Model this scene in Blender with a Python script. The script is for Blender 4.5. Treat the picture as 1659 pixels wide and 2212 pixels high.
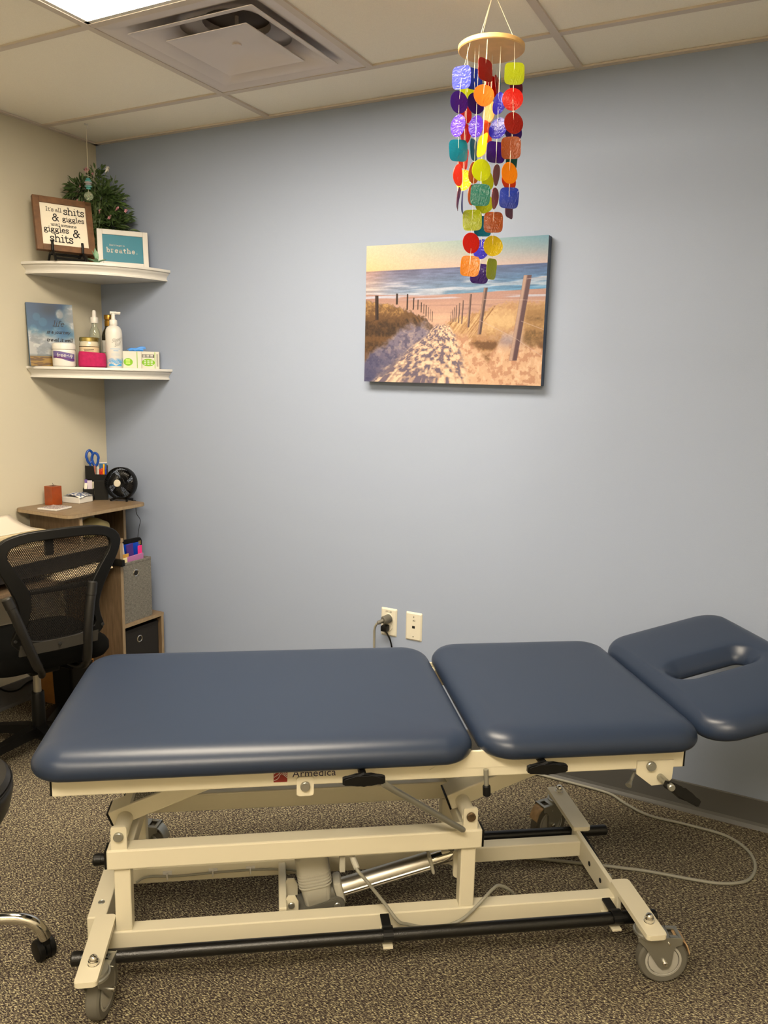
import bpy, bmesh, math, random
import numpy as np
from mathutils import Vector, Matrix, Euler

for _o in list(bpy.data.objects): bpy.data.objects.remove(_o)
SC = bpy.context.scene
COL = SC.collection
PI = math.pi

# ---------------------------------------------------------------- camera
cam_loc = Vector((2.9076, -2.7170, 1.4412)); yaw, pitch, roll = -0.4803, -0.1688, 0.0233
F = Vector((math.sin(yaw)*math.cos(pitch), math.cos(yaw)*math.cos(pitch), math.sin(pitch)))
R0 = Vector((math.cos(yaw), -math.sin(yaw), 0)); U0 = R0.cross(F)
Rv = R0*math.cos(roll) + U0*math.sin(roll); Uv = -R0*math.sin(roll) + U0*math.cos(roll)
cd = bpy.data.cameras.new('camera'); cam = bpy.data.objects.new('camera', cd); COL.objects.link(cam)
M = Matrix((Rv, Uv, -F)).transposed().to_4x4(); M.translation = cam_loc; cam.matrix_world = M
cd.sensor_fit = 'VERTICAL'; cd.sensor_height = 36; cd.lens = 1712.04*36/2212; cd.clip_start = .02
SC.camera = cam

# ---------------------------------------------------------------- light settings
LIGHT_COL = (1.0, .86, .66)
LIGHT_A = 43     # troffer seen at the top left
LIGHT_B = 13      # second troffer behind the camera
LIGHT_C = 48
w = bpy.data.worlds.new('world'); SC.world = w; w.use_nodes = True
w.node_tree.nodes['Background'].inputs[0].default_value = (.9, .86, .8, 1)
w.node_tree.nodes['Background'].inputs[1].default_value = .0
SC.view_settings.view_transform = 'Standard'; SC.view_settings.look = 'None'
SC.view_settings.gamma = 1; SC.view_settings.use_curve_mapping = False
SC.view_settings.exposure = -0.05

# ---------------------------------------------------------------- helpers
def lin(c):
    return tuple(((v/255)/12.92 if v/255 <= .04045 else ((v/255+.055)/1.055)**2.4) for v in c)

def mat(name, rgb, rough=.5, metal=0.0, coat=0.0, spec=.5, trans=0.0, alpha=1.0, noise=None, bump=None, sheen=0, ior=1.5):
    """noise=(scale, amount, stretch) multiplies the colour; bump=(scale, strength, dist)"""
    m = bpy.data.materials.new(name); m.use_nodes = True
    nt = m.node_tree; b = nt.nodes['Principled BSDF']; L = lin(rgb)
    b.inputs['Base Color'].default_value = (*L, 1)
    b.inputs['Roughness'].default_value = rough; b.inputs['Metallic'].default_value = metal
    b.inputs['Coat Weight'].default_value = coat; b.inputs['Specular IOR Level'].default_value = spec
    b.inputs['Transmission Weight'].default_value = trans; b.inputs['IOR'].default_value = ior
    b.inputs['Sheen Weight'].default_value = sheen
    tc = nt.nodes.new('ShaderNodeTexCoord')
    if noise:
        mp = nt.nodes.new('ShaderNodeMapping'); nt.links.new(tc.outputs['Object'], mp.inputs[0])
        mp.inputs['Scale'].default_value = noise[2] if len(noise) > 2 else (1, 1, 1)
        n = nt.nodes.new('ShaderNodeTexNoise'); n.inputs['Scale'].default_value = noise[0]; n.inputs['Detail'].default_value = 5
        nt.links.new(mp.outputs[0], n.inputs['Vector'])
        r = nt.nodes.new('ShaderNodeValToRGB'); nt.links.new(n.outputs['Fac'], r.inputs[0])
        a = noise[1]
        r.color_ramp.elements[0].position = .3; r.color_ramp.elements[1].position = .7
        r.color_ramp.elements[0].color = tuple(v*(1-a) for v in L)+(1,)
        r.color_ramp.elements[1].color = tuple(min(1, v*(1+a)) for v in L)+(1,)
        nt.links.new(r.outputs[0], b.inputs['Base Color'])
    if bump:
        n = nt.nodes.new('ShaderNodeTexNoise'); n.inputs['Scale'].default_value = bump[0]; n.inputs['Detail'].default_value = 3
        nt.links.new(tc.outputs['Object'], n.inputs['Vector'])
        bp = nt.nodes.new('ShaderNodeBump'); bp.inputs['Strength'].default_value = bump[1]; bp.inputs['Distance'].default_value = bump[2]
        nt.links.new(n.outputs['Fac'], bp.inputs['Height']); nt.links.new(bp.outputs[0], b.inputs['Normal'])
    return m

def emis(name, rgb, st):
    m = bpy.data.materials.new(name); m.use_nodes = True; nt = m.node_tree
    b = nt.nodes['Principled BSDF']; b.inputs['Base Color'].default_value = (.8, .8, .8, 1)
    b.inputs['Emission Color'].default_value = (*rgb, 1); b.inputs['Emission Strength'].default_value = st
    return m

def vmat(name, rough=.6, spec=.3):
    m = bpy.data.materials.new(name); m.use_nodes = True; nt = m.node_tree
    b = nt.nodes['Principled BSDF']; b.inputs['Roughness'].default_value = rough; b.inputs['Specular IOR Level'].default_value = spec
    a = nt.nodes.new('ShaderNodeAttribute'); a.attribute_name = 'paint'
    nt.links.new(a.outputs['Color'], b.inputs['Base Color'])
    return m

def BM(): return bmesh.new()

def obj(name, bm, m, parent=None, smooth=False, loc=None, rot=None):
    me = bpy.data.meshes.new(name)
    bmesh.ops.recalc_face_normals(bm, faces=bm.faces)
    bm.to_mesh(me); bm.free()
    if m: me.materials.append(m)
    if smooth:
        for p in me.polygons: p.use_smooth = True
        try: me.set_sharp_from_angle(angle=math.radians(38))
        except Exception: pass
    o = bpy.data.objects.new(name, me); COL.objects.link(o)
    if parent: o.parent = parent
    if loc: o.location = loc
    if rot: o.rotation_euler = rot
    return o

def thing(name, label, cat, loc=(0, 0, 0), rz=0, group=None):
    o = bpy.data.objects.new(name, None); COL.objects.link(o); o.empty_display_size = .05
    o.location = loc; o.rotation_euler = (0, 0, rz); o['label'] = label; o['category'] = cat
    if group: o['group'] = group
    return o

def tag(o, label, cat, group=None):
    o['label'] = label; o['category'] = cat
    if group: o['group'] = group
    return o

def struct(o): o['kind'] = 'structure'; return o

def box(bm, x0, x1, y0, y1, z0, z1, bev=0, mtx=None, seg=2):
    vs = [bm.verts.new(Vector(p)) for p in ((x0,y0,z0),(x1,y0,z0),(x1,y1,z0),(x0,y1,z0),(x0,y0,z1),(x1,y0,z1),(x1,y1,z1),(x0,y1,z1))]
    fs = [bm.faces.new([vs[i] for i in f]) for f in ((3,2,1,0),(4,5,6,7),(0,1,5,4),(1,2,6,5),(2,3,7,6),(3,0,4,7))]
    if mtx:
        for v in vs: v.co = mtx @ v.co
    if bev:
        es = list({e for f in fs for e in f.edges})
        bmesh.ops.bevel(bm, geom=es, offset=bev, segments=seg, affect='EDGES', profile=.5)
    return vs

def frame(a, b, up=Vector((0, 0, 1))):
    a = Vector(a); b = Vector(b); x = (b-a).normalized(); up = Vector(up)
    if abs(x.dot(up)) > .99: up = Vector((0, 1, 0))
    y = up.cross(x).normalized(); z = x.cross(y)
    m = Matrix((x, y, z)).transposed().to_4x4(); m.translation = a
    return m, (b-a).length

def beam(bm, a, b, w, h, up=(0, 0, 1), bev=.003):
    m, L = frame(a, b, up)
    box(bm, 0, L, -w/2, w/2, -h/2, h/2, bev, m)

def tube(bm, pts, r, n=12, caps=True):
    pts = [Vector(p) for p in pts]; rs = r if isinstance(r, (list, tuple)) else [r]*len(pts)
    rings = []; ref = None
    for i, p in enumerate(pts):
        if i == 0: t = pts[1]-pts[0]
        elif i == len(pts)-1: t = pts[-1]-pts[-2]
        else: t = (pts[i+1]-pts[i]).normalized()+(pts[i]-pts[i-1]).normalized()
        t.normalize()
        if ref is None:
            ref = Vector((0, 0, 1)) if abs(t.z) < .9 else Vector((1, 0, 0))
        u = (ref-t*ref.dot(t)).normalized(); v = t.cross(u); ref = u
        rings.append([bm.verts.new(p+(u*math.cos(2*PI*k/n)+v*math.sin(2*PI*k/n))*rs[i]) for k in range(n)])
    for a, b in zip(rings, rings[1:]):
        for k in range(n): bm.faces.new((a[k], a[(k+1) % n], b[(k+1) % n], b[k]))
    if caps: bm.faces.new(rings[0][::-1]); bm.faces.new(rings[-1])

def spl(pts, k=6):
    """Catmull-Rom through pts"""
    P = [Vector(p) for p in pts]; P = [P[0]*2-P[1]]+P+[P[-1]*2-P[-2]]; o = []
    for i in range(1, len(P)-2):
        for j in range(k):
            t = j/k; a, b, c, d = P[i-1:i+3]
            o.append(.5*((2*b)+(c-a)*t+(2*a-5*b+4*c-d)*t*t+(3*b-a-3*c+d)*t**3))
    o.append(P[-2]); return o

def lathe(bm, prof, n=24, mtx=None, sx=1, sy=1):
    """prof = [(r, z)...] about local z"""
    rings = []
    for r, z in prof:
        if r < 1e-6:
            rings.append([bm.verts.new((0, 0, z))])
        else: rings.append([bm.verts.new((r*sx*math.cos(2*PI*k/n), r*sy*math.sin(2*PI*k/n), z)) for k in range(n)])
    allv = [v for q in rings for v in q]
    for a, b in zip(rings, rings[1:]):
        for k in range(n):
            A = a[k % len(a)]; B = a[(k+1) % len(a)]; C = b[(k+1) % len(b)]; D = b[k % len(b)]
            f = []
            for v in (A, B, C, D):
                if v not in f: f.append(v)
            if len(f) > 2: bm.faces.new(f)
    loop = abs(prof[0][0]-prof[-1][0]) < 1e-7 and abs(prof[0][1]-prof[-1][1]) < 1e-7
    if not loop:
        if len(rings[0]) > 1: bm.faces.new(rings[0][::-1])
        if len(rings[-1]) > 1: bm.faces.new(rings[-1])
    if mtx:
        for v in allv: v.co = mtx @ v.co

def cyl(bm, a, b, r, n=16, bev=0):
    m, L = frame(a, b)
    m = m @ Matrix.Rotation(PI/2, 4, 'Y')
    if bev: lathe(bm, [(r-bev, 0), (r, bev), (r, L-bev), (r-bev, L)], n, m)
    else: lathe(bm, [(r, 0), (r, L)], n, m)

def prism(bm, poly, z0, z1, mtx=None, bev=0):
    a = [bm.verts.new((x, y, z0)) for x, y in poly]; b = [bm.verts.new((x, y, z1)) for x, y in poly]
    n = len(poly); fs = [bm.faces.new(a[::-1]), bm.faces.new(b)]
    for i in range(n): fs.append(bm.faces.new((a[i], a[(i+1) % n], b[(i+1) % n], b[i])))
    if mtx:
        for v in a+b: v.co = mtx @ v.co
    if bev:
        es = [e for f in fs[:2] for e in f.edges]
        bmesh.ops.bevel(bm, geom=list(set(es)), offset=bev, segments=2, affect='EDGES')

def rrect(x0, x1, y0, y1, r, d=0, n=8):
    x0 += d; x1 -= d; y0 += d; y1 -= d; r = max(r-d, .004); o = []
    for cx, cy, a0 in ((x1-r, y1-r, 0), (x0+r, y1-r, 90), (x0+r, y0+r, 180), (x1-r, y0+r, 270)):
        for k in range(n+1):
            a = math.radians(a0+90*k/n); o.append((cx+r*math.cos(a), cy+r*math.sin(a)))
    return o

def plane_mtx(origin, xdir, ydir):
    x = Vector(xdir).normalized(); z = x.cross(Vector(ydir)).normalized(); y = z.cross(x)
    m = Matrix((x, y, z)).transposed().to_4x4(); m.translation = Vector(origin); return m

_fontcache = {}
def text_bm(s, size, extr=.0004, align='CENTER', spacing=1.0):
    cu = bpy.data.curves.new('t', 'FONT'); cu.body = s; cu.size = size; cu.extrude = extr; cu.align_x = align; cu.space_character = spacing
    cu.resolution_u = 3
    o = bpy.data.objects.new('t', cu); COL.objects.link(o)
    dg = bpy.context.evaluated_depsgraph_get(); me = bpy.data.meshes.new_from_object(o.evaluated_get(dg))
    bm = BM(); bm.from_mesh(me); bpy.data.objects.remove(o); bpy.data.curves.remove(cu); bpy.data.meshes.remove(me)
    return bm

def each(name, bm, m, parent, smooth=False):
    """link every loose piece of bm as an object of its own"""
    bm.verts.ensure_lookup_table(); seen = set(); out = []
    for v in bm.verts:
        if v in seen: continue
        st = [v]; isl = []
        seen.add(v)
        while st:
            q = st.pop(); isl.append(q)
            for e in q.link_edges:
                r = e.other_vert(q)
                if r not in seen: seen.add(r); st.append(r)
        nb = BM(); mp = {q: nb.verts.new(q.co) for q in isl}; fs = {f for q in isl for f in q.link_faces}
        for f in fs: nb.faces.new([mp[q] for q in f.verts])
        out.append(obj(name, nb, m, parent, smooth))
    bm.free(); return out

def xform(bm, m):
    for v in bm.verts: v.co = m @ v.co
    return bm

# ---- a small slab-serif stroke alphabet
def A_(cx, cy, rx, ry, a0, a1, n=12):
    return [(cx+rx*math.cos(math.radians(a0+(a1-a0)*k/n)), cy+ry*math.sin(math.radians(a0+(a1-a0)*k/n))) for k in range(n+1)]
def sf(x, y, w=.09): return [(x-w, y), (x+w, y)]
GL = {
 'i': (.30, [[(.15,0),(.15,.46)], sf(.15,.02,.12), [(.04,.45),(.15,.45)], [(.15,.62),(.15,.66)]]),
 'l': (.30, [[(.15,0),(.15,.72)], sf(.15,.02,.12), [(.04,.71),(.15,.71)]]),
 't': (.38, [[(.15,.62),(.15,.14)]+A_(.25,.13,.10,.11,180,330), [(.02,.45),(.34,.45)]]),
 's': (.40, [A_(.2,.355,.13,.105,20,250)+A_(.2,.125,.14,.115,70,-170), [(.34,.34),(.34,.46)], [(.05,.01),(.05,.15)]]),
 'h': (.56, [[(.11,0),(.11,.71)], [(.02,.70),(.11,.70)], A_(.27,.29,.16,.16,180,0)+[(.43,0)], sf(.11,.02), sf(.43,.02)]),
 'n': (.56, [[(.11,0),(.11,.45)], [(.02,.45),(.11,.45)], A_(.27,.29,.16,.16,180,0)+[(.43,0)], sf(.11,.02), sf(.43,.02)]),
 'm': (.78, [[(.11,0),(.11,.45)], [(.02,.45),(.11,.45)], A_(.24,.32,.13,.13,180,0)+[(.37,0)], A_(.5,.32,.13,.13,180,0)+[(.63,0)], sf(.11,.02,.08), sf(.37,.02,.07), sf(.65,.02,.08)]),
 'u': (.56, [[(.11,.45),(.11,.17)]+A_(.26,.16,.15,.15,180,360)+[(.42,.45)], [(.42,.2),(.42,0),(.52,.01)], [(.02,.45),(.11,.45)], [(.32,.45),(.42,.45)]]),
 'g': (.50, [A_(.22,.33,.14,.12,0,360), A_(.17,.17,.08,.04,90,270,6)+[(.3,.12)]+A_(.24,-.04,.19,.12,60,-270), [(.33,.40),(.46,.45)]]),
 'e': (.46, [[(.06,.25),(.40,.25)]+A_(.23,.23,.18,.22,8,320)]),
 'o': (.48, [A_(.24,.23,.18,.22,0,360)]),
 'a': (.48, [A_(.20,.14,.14,.12,0,360), A_(.22,.32,.13,.13,150,0)+[(.35,.04),(.45,.01)]]),
 'b': (.50, [[(.11,0),(.11,.71)], [(.02,.70),(.11,.70)], A_(.27,.23,.16,.22,0,360)]),
 'r': (.42, [[(.11,0),(.11,.45)], [(.02,.45),(.11,.45)], sf(.12,.02,.11), A_(.27,.28,.16,.17,180,50)]),
 'f': (.36, [[(.13,0),(.13,.56)]+A_(.24,.56,.11,.14,180,40), [(.02,.45),(.30,.45)], sf(.13,.02)]),
 'y': (.48, [[(.06,.45),(.25,.04)], [(.44,.45),(.2,-.15),(.06,-.2)]]),
 'j': (.28, [[(.16,.46),(.16,-.1),(.02,-.2)], [(.16,.62),(.16,.66)]]),
 'v': (.46, [[(.04,.45),(.22,.02),(.42,.45)]]),
 'w': (.66, [[(.04,.45),(.18,.02),(.32,.42),(.46,.02),(.62,.45)]]),
 'p': (.50, [[(.11,-.2),(.11,.45)], A_(.27,.23,.16,.22,0,360)]),
 'I': (.36, [[(.17,0),(.17,.70)], sf(.17,.02,.12), sf(.17,.69,.12)]),
 'D': (.62, [[(.12,0),(.12,.70)], [(.03,.69),(.26,.69)]+A_(.26,.35,.27,.34,90,-90)+[(.03,.01)]]),
 '&': (.74, [[(.62,.0),(.22,.46)]+A_(.31,.56,.13,.13,210,-30)+[(.24,.38)]+A_(.24,.19,.18,.18,110,320)+[(.52,.38),(.62,.38)]]),
 "'": (.2, [[(.1,.56),(.1,.70)]]),
 '.': (.26, [[(.12,.02),(.12,.05)]]),
 ' ': (.26, [])}
def glyph_w(s, size, sp=0): return sum(GL[c][0]+sp for c in s)*size
def ink(bm, s, x, y, size, wt, mtx, sp=0, th=.0006, slant=0):
    """stroke lettering laid on the local xy plane of mtx"""
    for ch in s:
        adv, strokes = GL[ch]
        for st in strokes:
            P = [Vector((x+(px+slant*py)*size, y+py*size)) for px, py in st]
            for a, b in zip(P, P[1:]):
                d = b-a
                if d.length < 1e-7: continue
                d.normalize(); nn = Vector((-d.y, d.x))*wt/2; e = d*wt*.22
                vs = [bm.verts.new(mtx @ Vector((q.x, q.y, th))) for q in (a-e-nn, b+e-nn, b+e+nn, a-e+nn)]
                bm.faces.new(vs)
        x += (adv+sp)*size
    return x

def paint_grid(name, w, h, nx, ny, fn, m, parent, mtx, gain=(1, 1, 1)):
    """flat printed sheet: one colour per vertex from fn(u, v down)"""
    us, vs = np.meshgrid(np.linspace(0, 1, nx), np.linspace(0, 1, ny))
    colr = fn(us, vs).reshape(-1, 3)
    P = np.stack([us*w-w/2, (1-vs)*h-h/2, np.zeros_like(us)], -1).reshape(-1, 3)
    Mx = np.array(mtx); P = P@Mx[:3, :3].T+Mx[:3, 3]
    i = np.arange(nx*ny).reshape(ny, nx)
    q = np.stack([i[1:, :-1], i[1:, 1:], i[:-1, 1:], i[:-1, :-1]], -1).reshape(-1, 4)
    me = bpy.data.meshes.new(name); me.from_pydata(P.tolist(), [], q.tolist())
    at = me.color_attributes.new('paint', 'FLOAT_COLOR', 'POINT')
    C4 = np.ones((len(P), 4), np.float32); c = np.clip(colr/255, 0, 1)
    C4[:, :3] = np.where(c <= .04045, c/12.92, ((c+.055)/1.055)**2.4)*np.array(gain)
    at.data.foreach_set('color', C4.ravel()); me.materials.append(m)
    o = bpy.data.objects.new(name, me); COL.objects.link(o); o.parent = parent
    return o

rng = np.random.RandomState(5)
def vnoise(u, v, fx, fy, seed=0):
    r = np.random.RandomState(seed); g = r.rand(int(fy)+3, int(fx)+3)
    x = u*fx; y = v*fy; x = np.clip(x, 0, fx); y = np.clip(y, 0, fy); xi = x.astype(int); yi = y.astype(int); a = x-xi; b = y-yi
    a = a*a*(3-2*a); b = b*b*(3-2*b)
    return (g[yi, xi]*(1-a)+g[yi, xi+1]*a)*(1-b)+(g[yi+1, xi]*(1-a)+g[yi+1, xi+1]*a)*b
def fbm(u, v, fx, fy, seed=0, o=4):
    t = 0; a = .5; s = 0
    for k in range(o): t = t+a*vnoise(u, v, fx*2**k, fy*2**k, seed+k); s += a; a *= .55
    return t/s
def smooth(e0, e1, x): t = np.clip((x-e0)/(e1-e0), 0, 1); return t*t*(3-2*t)

# ---------------------------------------------------------------- materials
M_cream = mat('wall_cream', (184, 178, 160), .85, bump=(260, .12, .002))
M_blue = mat('wall_blue', (144, 156, 180), .8, bump=(300, .12, .002))
M_tile = mat('ceiling_tile', (234, 229, 217), .95, bump=(500, .2, .001), noise=(400, .04))
M_grid = mat('ceiling_grid', (196, 186, 176), .6)
M_base = mat('vinyl_base', (86, 86, 86), .5)
M_white = mat('white_paint', (203, 201, 197), .4)
M_frame = mat('powder_coat', (210, 203, 180), .42, bump=(600, .05, .001))
M_black = mat('black_plastic', (9, 9, 9), .45, spec=.25)
M_blackm = mat('black_tube', (8, 8, 8), .33, bump=(400, .5, .001))
M_vinyl = mat('navy_vinyl', (33, 43, 61), .35, spec=.33, bump=(900, .08, .0006))
M_chrome = mat('chrome', (225, 222, 215), .1, metal=1)
M_zinc = mat('zinc', (168, 168, 160), .38, metal=.85, bump=(60, .15, .002))
M_alu = mat('aluminium', (190, 186, 176), .42, metal=1)
M_rubber = mat('grey_rubber', (98, 95, 86), .7)
M_hub = mat('grey_hub', (170, 168, 160), .55)
M_cord = mat('grey_cord', (140, 138, 126), .5)
M_greyp = mat('grey_plastic', (172, 169, 156), .5)
M_dgrey = mat('dark_grey_plastic', (92, 90, 82), .5)
M_tan = mat('worn_pedal', (168, 140, 104), .6, noise=(60, .3))
M_wood = mat('grey_oak', (102, 84, 64), .5, noise=(22, .3, (6, 6, .6)))
M_woodh = mat('grey_oak_top', (122, 102, 78), .4, noise=(22, .25, (7, .8, 7)))
M_edge = mat('oak_edge', (140, 122, 96), .5, noise=(20, .15, (4, 4, 1)))
M_void = mat('dark_hole', (8, 8, 8), .9)
M_ivory = mat('ivory_plate', (206, 202, 188), .35)

def carpet():
    m = bpy.data.materials.new('loop_carpet'); m.use_nodes = True; nt = m.node_tree; b = nt.nodes['Principled BSDF']
    b.inputs['Roughness'].default_value = 1; b.inputs['Specular IOR Level'].default_value = .1
    tc = nt.nodes.new('ShaderNodeTexCoord')
    def nz(scale, st, rot, det=2, dist=0):
        mp = nt.nodes.new('ShaderNodeMapping'); mp.inputs['Scale'].default_value = st; mp.inputs['Rotation'].default_value = (0, 0, rot)
        n = nt.nodes.new('ShaderNodeTexNoise'); n.inputs['Scale'].default_value = scale; n.inputs['Detail'].default_value = det; n.inputs['Distortion'].default_value = dist
        nt.links.new(tc.outputs['Object'], mp.inputs[0]); nt.links.new(mp.outputs[0], n.inputs[0]); return n
    n1 = nz(150, (1, 2.3, 1), .30, 3, .5)
    r1 = nt.nodes.new('ShaderNodeValToRGB'); nt.links.new(n1.outputs['Fac'], r1.inputs[0])
    e = r1.color_ramp.elements; e[0].position = .36; e[0].color = (*lin((42, 34, 37)), 1); e[1].position = .66; e[1].color = (*lin((200, 191, 158)), 1)
    e2 = e.new(.46); e2.color = (*lin((78, 69, 67)), 1); e3 = e.new(.55); e3.color = (*lin((121, 113, 95)), 1)
    n2 = nz(420, (1, 1.8, 1), .5)
    mx = nt.nodes.new('ShaderNodeMix'); mx.data_type = 'RGBA'; mx.blend_type = 'OVERLAY'; mx.inputs[0].default_value = .9
    nt.links.new(r1.outputs[0], mx.inputs[6])
    r2 = nt.nodes.new('ShaderNodeValToRGB'); nt.links.new(n2.outputs['Fac'], r2.inputs[0]); r2.color_ramp.elements[0].position = .35; r2.color_ramp.elements[1].position = .65
    r2.color_ramp.elements[0].color = (.22, .21, .22, 1); r2.color_ramp.elements[1].color = (.78, .78, .72, 1)
    nt.links.new(r2.outputs[0], mx.inputs[7]); nt.links.new(mx.outputs[2], b.inputs['Base Color'])
    bp = nt.nodes.new('ShaderNodeBump'); bp.inputs['Strength'].default_value = .8; bp.inputs['Distance'].default_value = .004
    nt.links.new(n2.outputs['Fac'], bp.inputs['Height']); nt.links.new(bp.outputs[0], b.inputs['Normal'])
    return m
M_carpet = carpet()

# ---------------------------------------------------------------- room
RX, RY, H = 3.7, -4.0, 2.43
bm = BM(); box(bm, -.1, RX+.1, RY-.1, .1, -.06, 0); struct(obj('floor', bm, M_carpet))
bm = BM(); box(bm, -.1, RX+.1, 0, .1, 0, 2.6); struct(obj('wall_back', bm, M_blue))
bm = BM(); box(bm, -.1, 0, RY, 0, 0, 2.6); struct(obj('wall_left', bm, M_cream))
bm = BM(); box(bm, RX, RX+.1, RY, 0, 0, 2.6); struct(obj('wall_right', bm, M_cream))
bm = BM(); box(bm, -.1, RX+.1, RY-.1, RY, 0, 2.6); struct(obj('wall_front', bm, M_cream))
XB, YB, T = .948, .289, .6096
# lay-in tiles, each panel one slab of the ceiling mesh; cells for lamps and the air diffuser are left open
gx = [-.1, XB, XB+2*T, XB+4*T, RX]
rows = [0.0, -YB, -YB-T, -YB-2*T, -YB-3*T, -YB-4*T, -YB-5*T, -YB-6*T, RY]
LAMPS = [(XB, XB+2*T, 2, 'A'), (XB, XB+2*T, 5, 'B'), (XB+2*T, XB+4*T, 5, 'C')]
bm = BM()
for ri in range(len(rows)-1):
    y1, y0 = rows[ri], rows[ri+1]
    if y1-y0 < .01: continue
    xs = list(gx)
    if ri == 1: xs.insert(2, XB+T)
    for x0, x1 in zip(xs, xs[1:]):
        if ri == 1 and abs(x0-XB) < .01: continue
        if any(abs(x0-l[0]) < .01 and ri == l[2] for l in LAMPS): continue
        box(bm, x0+.009, x1-.009, y0+.009, y1-.009 if ri else .0, H+.004, H+.02)
struct(obj('ceiling', bm, M_tile))
bm = BM(); box(bm, -.1, RX+.1, RY-.1, .1, 2.6, 2.65); struct(obj('trim_2', bm, mat('slab', (120, 118, 112), .9)))
bm = BM(); g = .012
for y in rows[1:-1]: box(bm, 0, RX, y-g, y+g, H-.002, H+.012)
for x in (XB, XB+2*T, XB+4*T):
    box(bm, x-g, x+g, RY, 0, H-.0025, H+.011)
box(bm, XB+T-g, XB+T+g, -YB-T, -YB, H-.0025, H+.011)
box(bm, 0, RX, -.022, 0, H-.003, H+.003); box(bm, 0, .022, RY, 0, H-.003, H+.003)
box(bm, RX-.022, RX, RY, 0, H-.003, H+.003); box(bm, 0, RX, RY, RY+.022, H-.003, H+.003)
struct(obj('trim_1', bm, M_grid))
def cove(name, a, b, inward):
    a = Vector(a); b = Vector(b); n = Vector(inward); bm = BM()
    prof = [(0, 0), (.014, 0), (.012, .004), (.006, .012), (.0035, .022), (.0035, .100), (.002, .103), (0, .103)]
    va = [bm.verts.new(a+n*d+Vector((0, 0, z))) for d, z in prof]; vb = [bm.verts.new(b+n*d+Vector((0, 0, z))) for d, z in prof]
    k = len(prof)
    for i in range(k): bm.faces.new((va[i], va[(i+1) % k], vb[(i+1) % k], vb[i]))
    bm.faces.new(va); bm.faces.new(vb[::-1])
    struct(obj(name, bm, M_base))
cove('baseboard_back', (0, 0, 0), (RX, 0, 0), (0, -1, 0)); cove('baseboard_left', (0, RY, 0), (0, 0, 0), (1, 0, 0))
cove('baseboard_right', (RX, RY, 0), (RX, 0, 0), (-1, 0, 0)); cove('baseboard_front', (0, RY, 0), (RX, RY, 0), (0, 1, 0))

# ---------------------------------------------------------------- ceiling lights
def troffer(x0, x1, ri, st, label):
    y1, y0 = rows[ri], rows[ri+1]
    t = thing('ceiling_light', label, 'ceiling light', ((x0+x1)/2, (y0+y1)/2, H), 0)
    hx, hy = (x1-x0)/2-.012, (y1-y0)/2-.012
    bm = BM()
    for s in (-1, 1):
        box(bm, min(s*hx, s*(hx-.014)), max(s*hx, s*(hx-.014)), -hy, hy, 0, .02)
        box(bm, -hx, hx, min(s*hy, s*(hy-.014)), max(s*hy, s*(hy-.014)), 0, .0199)
    box(bm, -hx, hx, -hy, hy, .06, .07)
    obj('frame', bm, M_white, t)
    bm = BM(); box(bm, -hx+.014, hx-.014, -hy+.014, hy-.014, .004, .012); obj('lens_panel', bm, emis('lamp_lens', LIGHT_COL, st), t)
troffer(LAMPS[0][0], LAMPS[0][1], LAMPS[0][2], LIGHT_A, 'bright white ceiling light panel beside the square air diffuser')
troffer(LAMPS[1][0], LAMPS[1][1], LAMPS[1][2], LIGHT_B, 'ceiling light panel nearer the front wall, left of the middle')
troffer(LAMPS[2][0], LAMPS[2][1], LAMPS[2][2], LIGHT_C, 'ceiling light panel nearer the front wall, right of the middle')

# ---------------------------------------------------------------- air diffuser
t = thing('air_diffuser', 'square white louvred air diffuser in the ceiling next to the light panel', 'air vent', (XB+T/2, -YB-T/2, H))
M_diff = mat('diffuser_white', (205, 196, 192), .35)
def sqring(bm, prof, n=6):
    """prof: (half size, z, corner r)"""
    rings = []
    for h, z, r in prof: rings.append([bm.verts.new((x, y, z)) for x, y in rrect(-h, h, -h, h, r, 0, n)])
    k = len(rings[0])
    for a, b in zip(rings, rings[1:]):
        for i in range(k): bm.faces.new((a[i], a[(i+1) % k], b[(i+1) % k], b[i]))
    return rings
bm = BM(); hh = T/2-.012
sqring(bm, [(hh, .004, .004), (hh, 0, .004), (hh-.03, 0, .01), (hh-.06, .012, .03), (.20, .040, .08), (.13, .060, .11), (.104, .068, .103), (.104, .11, .103)])
obj('outer_pan', bm, M_diff, t, True)
bm = BM(); sqring(bm, [(.228, -.004, .004), (.228, -.006, .004), (.207, -.003, .02), (.175, .018, .05), (.145, .040, .08), (.144, .042, .08), (.174, .020, .05), (.206, -.001, .02), (.228, -.004, .004)])
obj('middle_pan', bm, M_diff, t, True)
bm = BM(); R_ = sqring(bm, [(.150, -.008, .004), (.150, -.010, .004), (.135, -.006, .02), (.10, .008, .04), (.05, .011, .03)]); bm.faces.new(R_[-1])
R_ = sqring(bm, [(.150, -.007, .004), (.134, -.003, .02), (.10, .012, .04), (.05, .015, .03)]); bm.faces.new(R_[-1])
obj('inner_pan', bm, M_diff, t, True)
bm = BM(); cyl(bm, (0, 0, .006), (0, 0, .012), .014, 20); cyl(bm, (0, 0, .012), (0, 0, .15), .006, 8)
obj('mounting_post', bm, M_diff, t)
bm = BM(); lathe(bm, [(.103, .09), (.103, .14), (0, .141)], 32); obj('duct_collar', bm, mat('duct', (96, 84, 74), .6), t, True)

# ================================================================ treatment table
PH = math.radians(35.6)
TB = thing('treatment_table', 'cream-framed treatment table with three navy vinyl cushions on four casters', 'treatment table', (1.6469, -1.6283, 0), PH)

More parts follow.
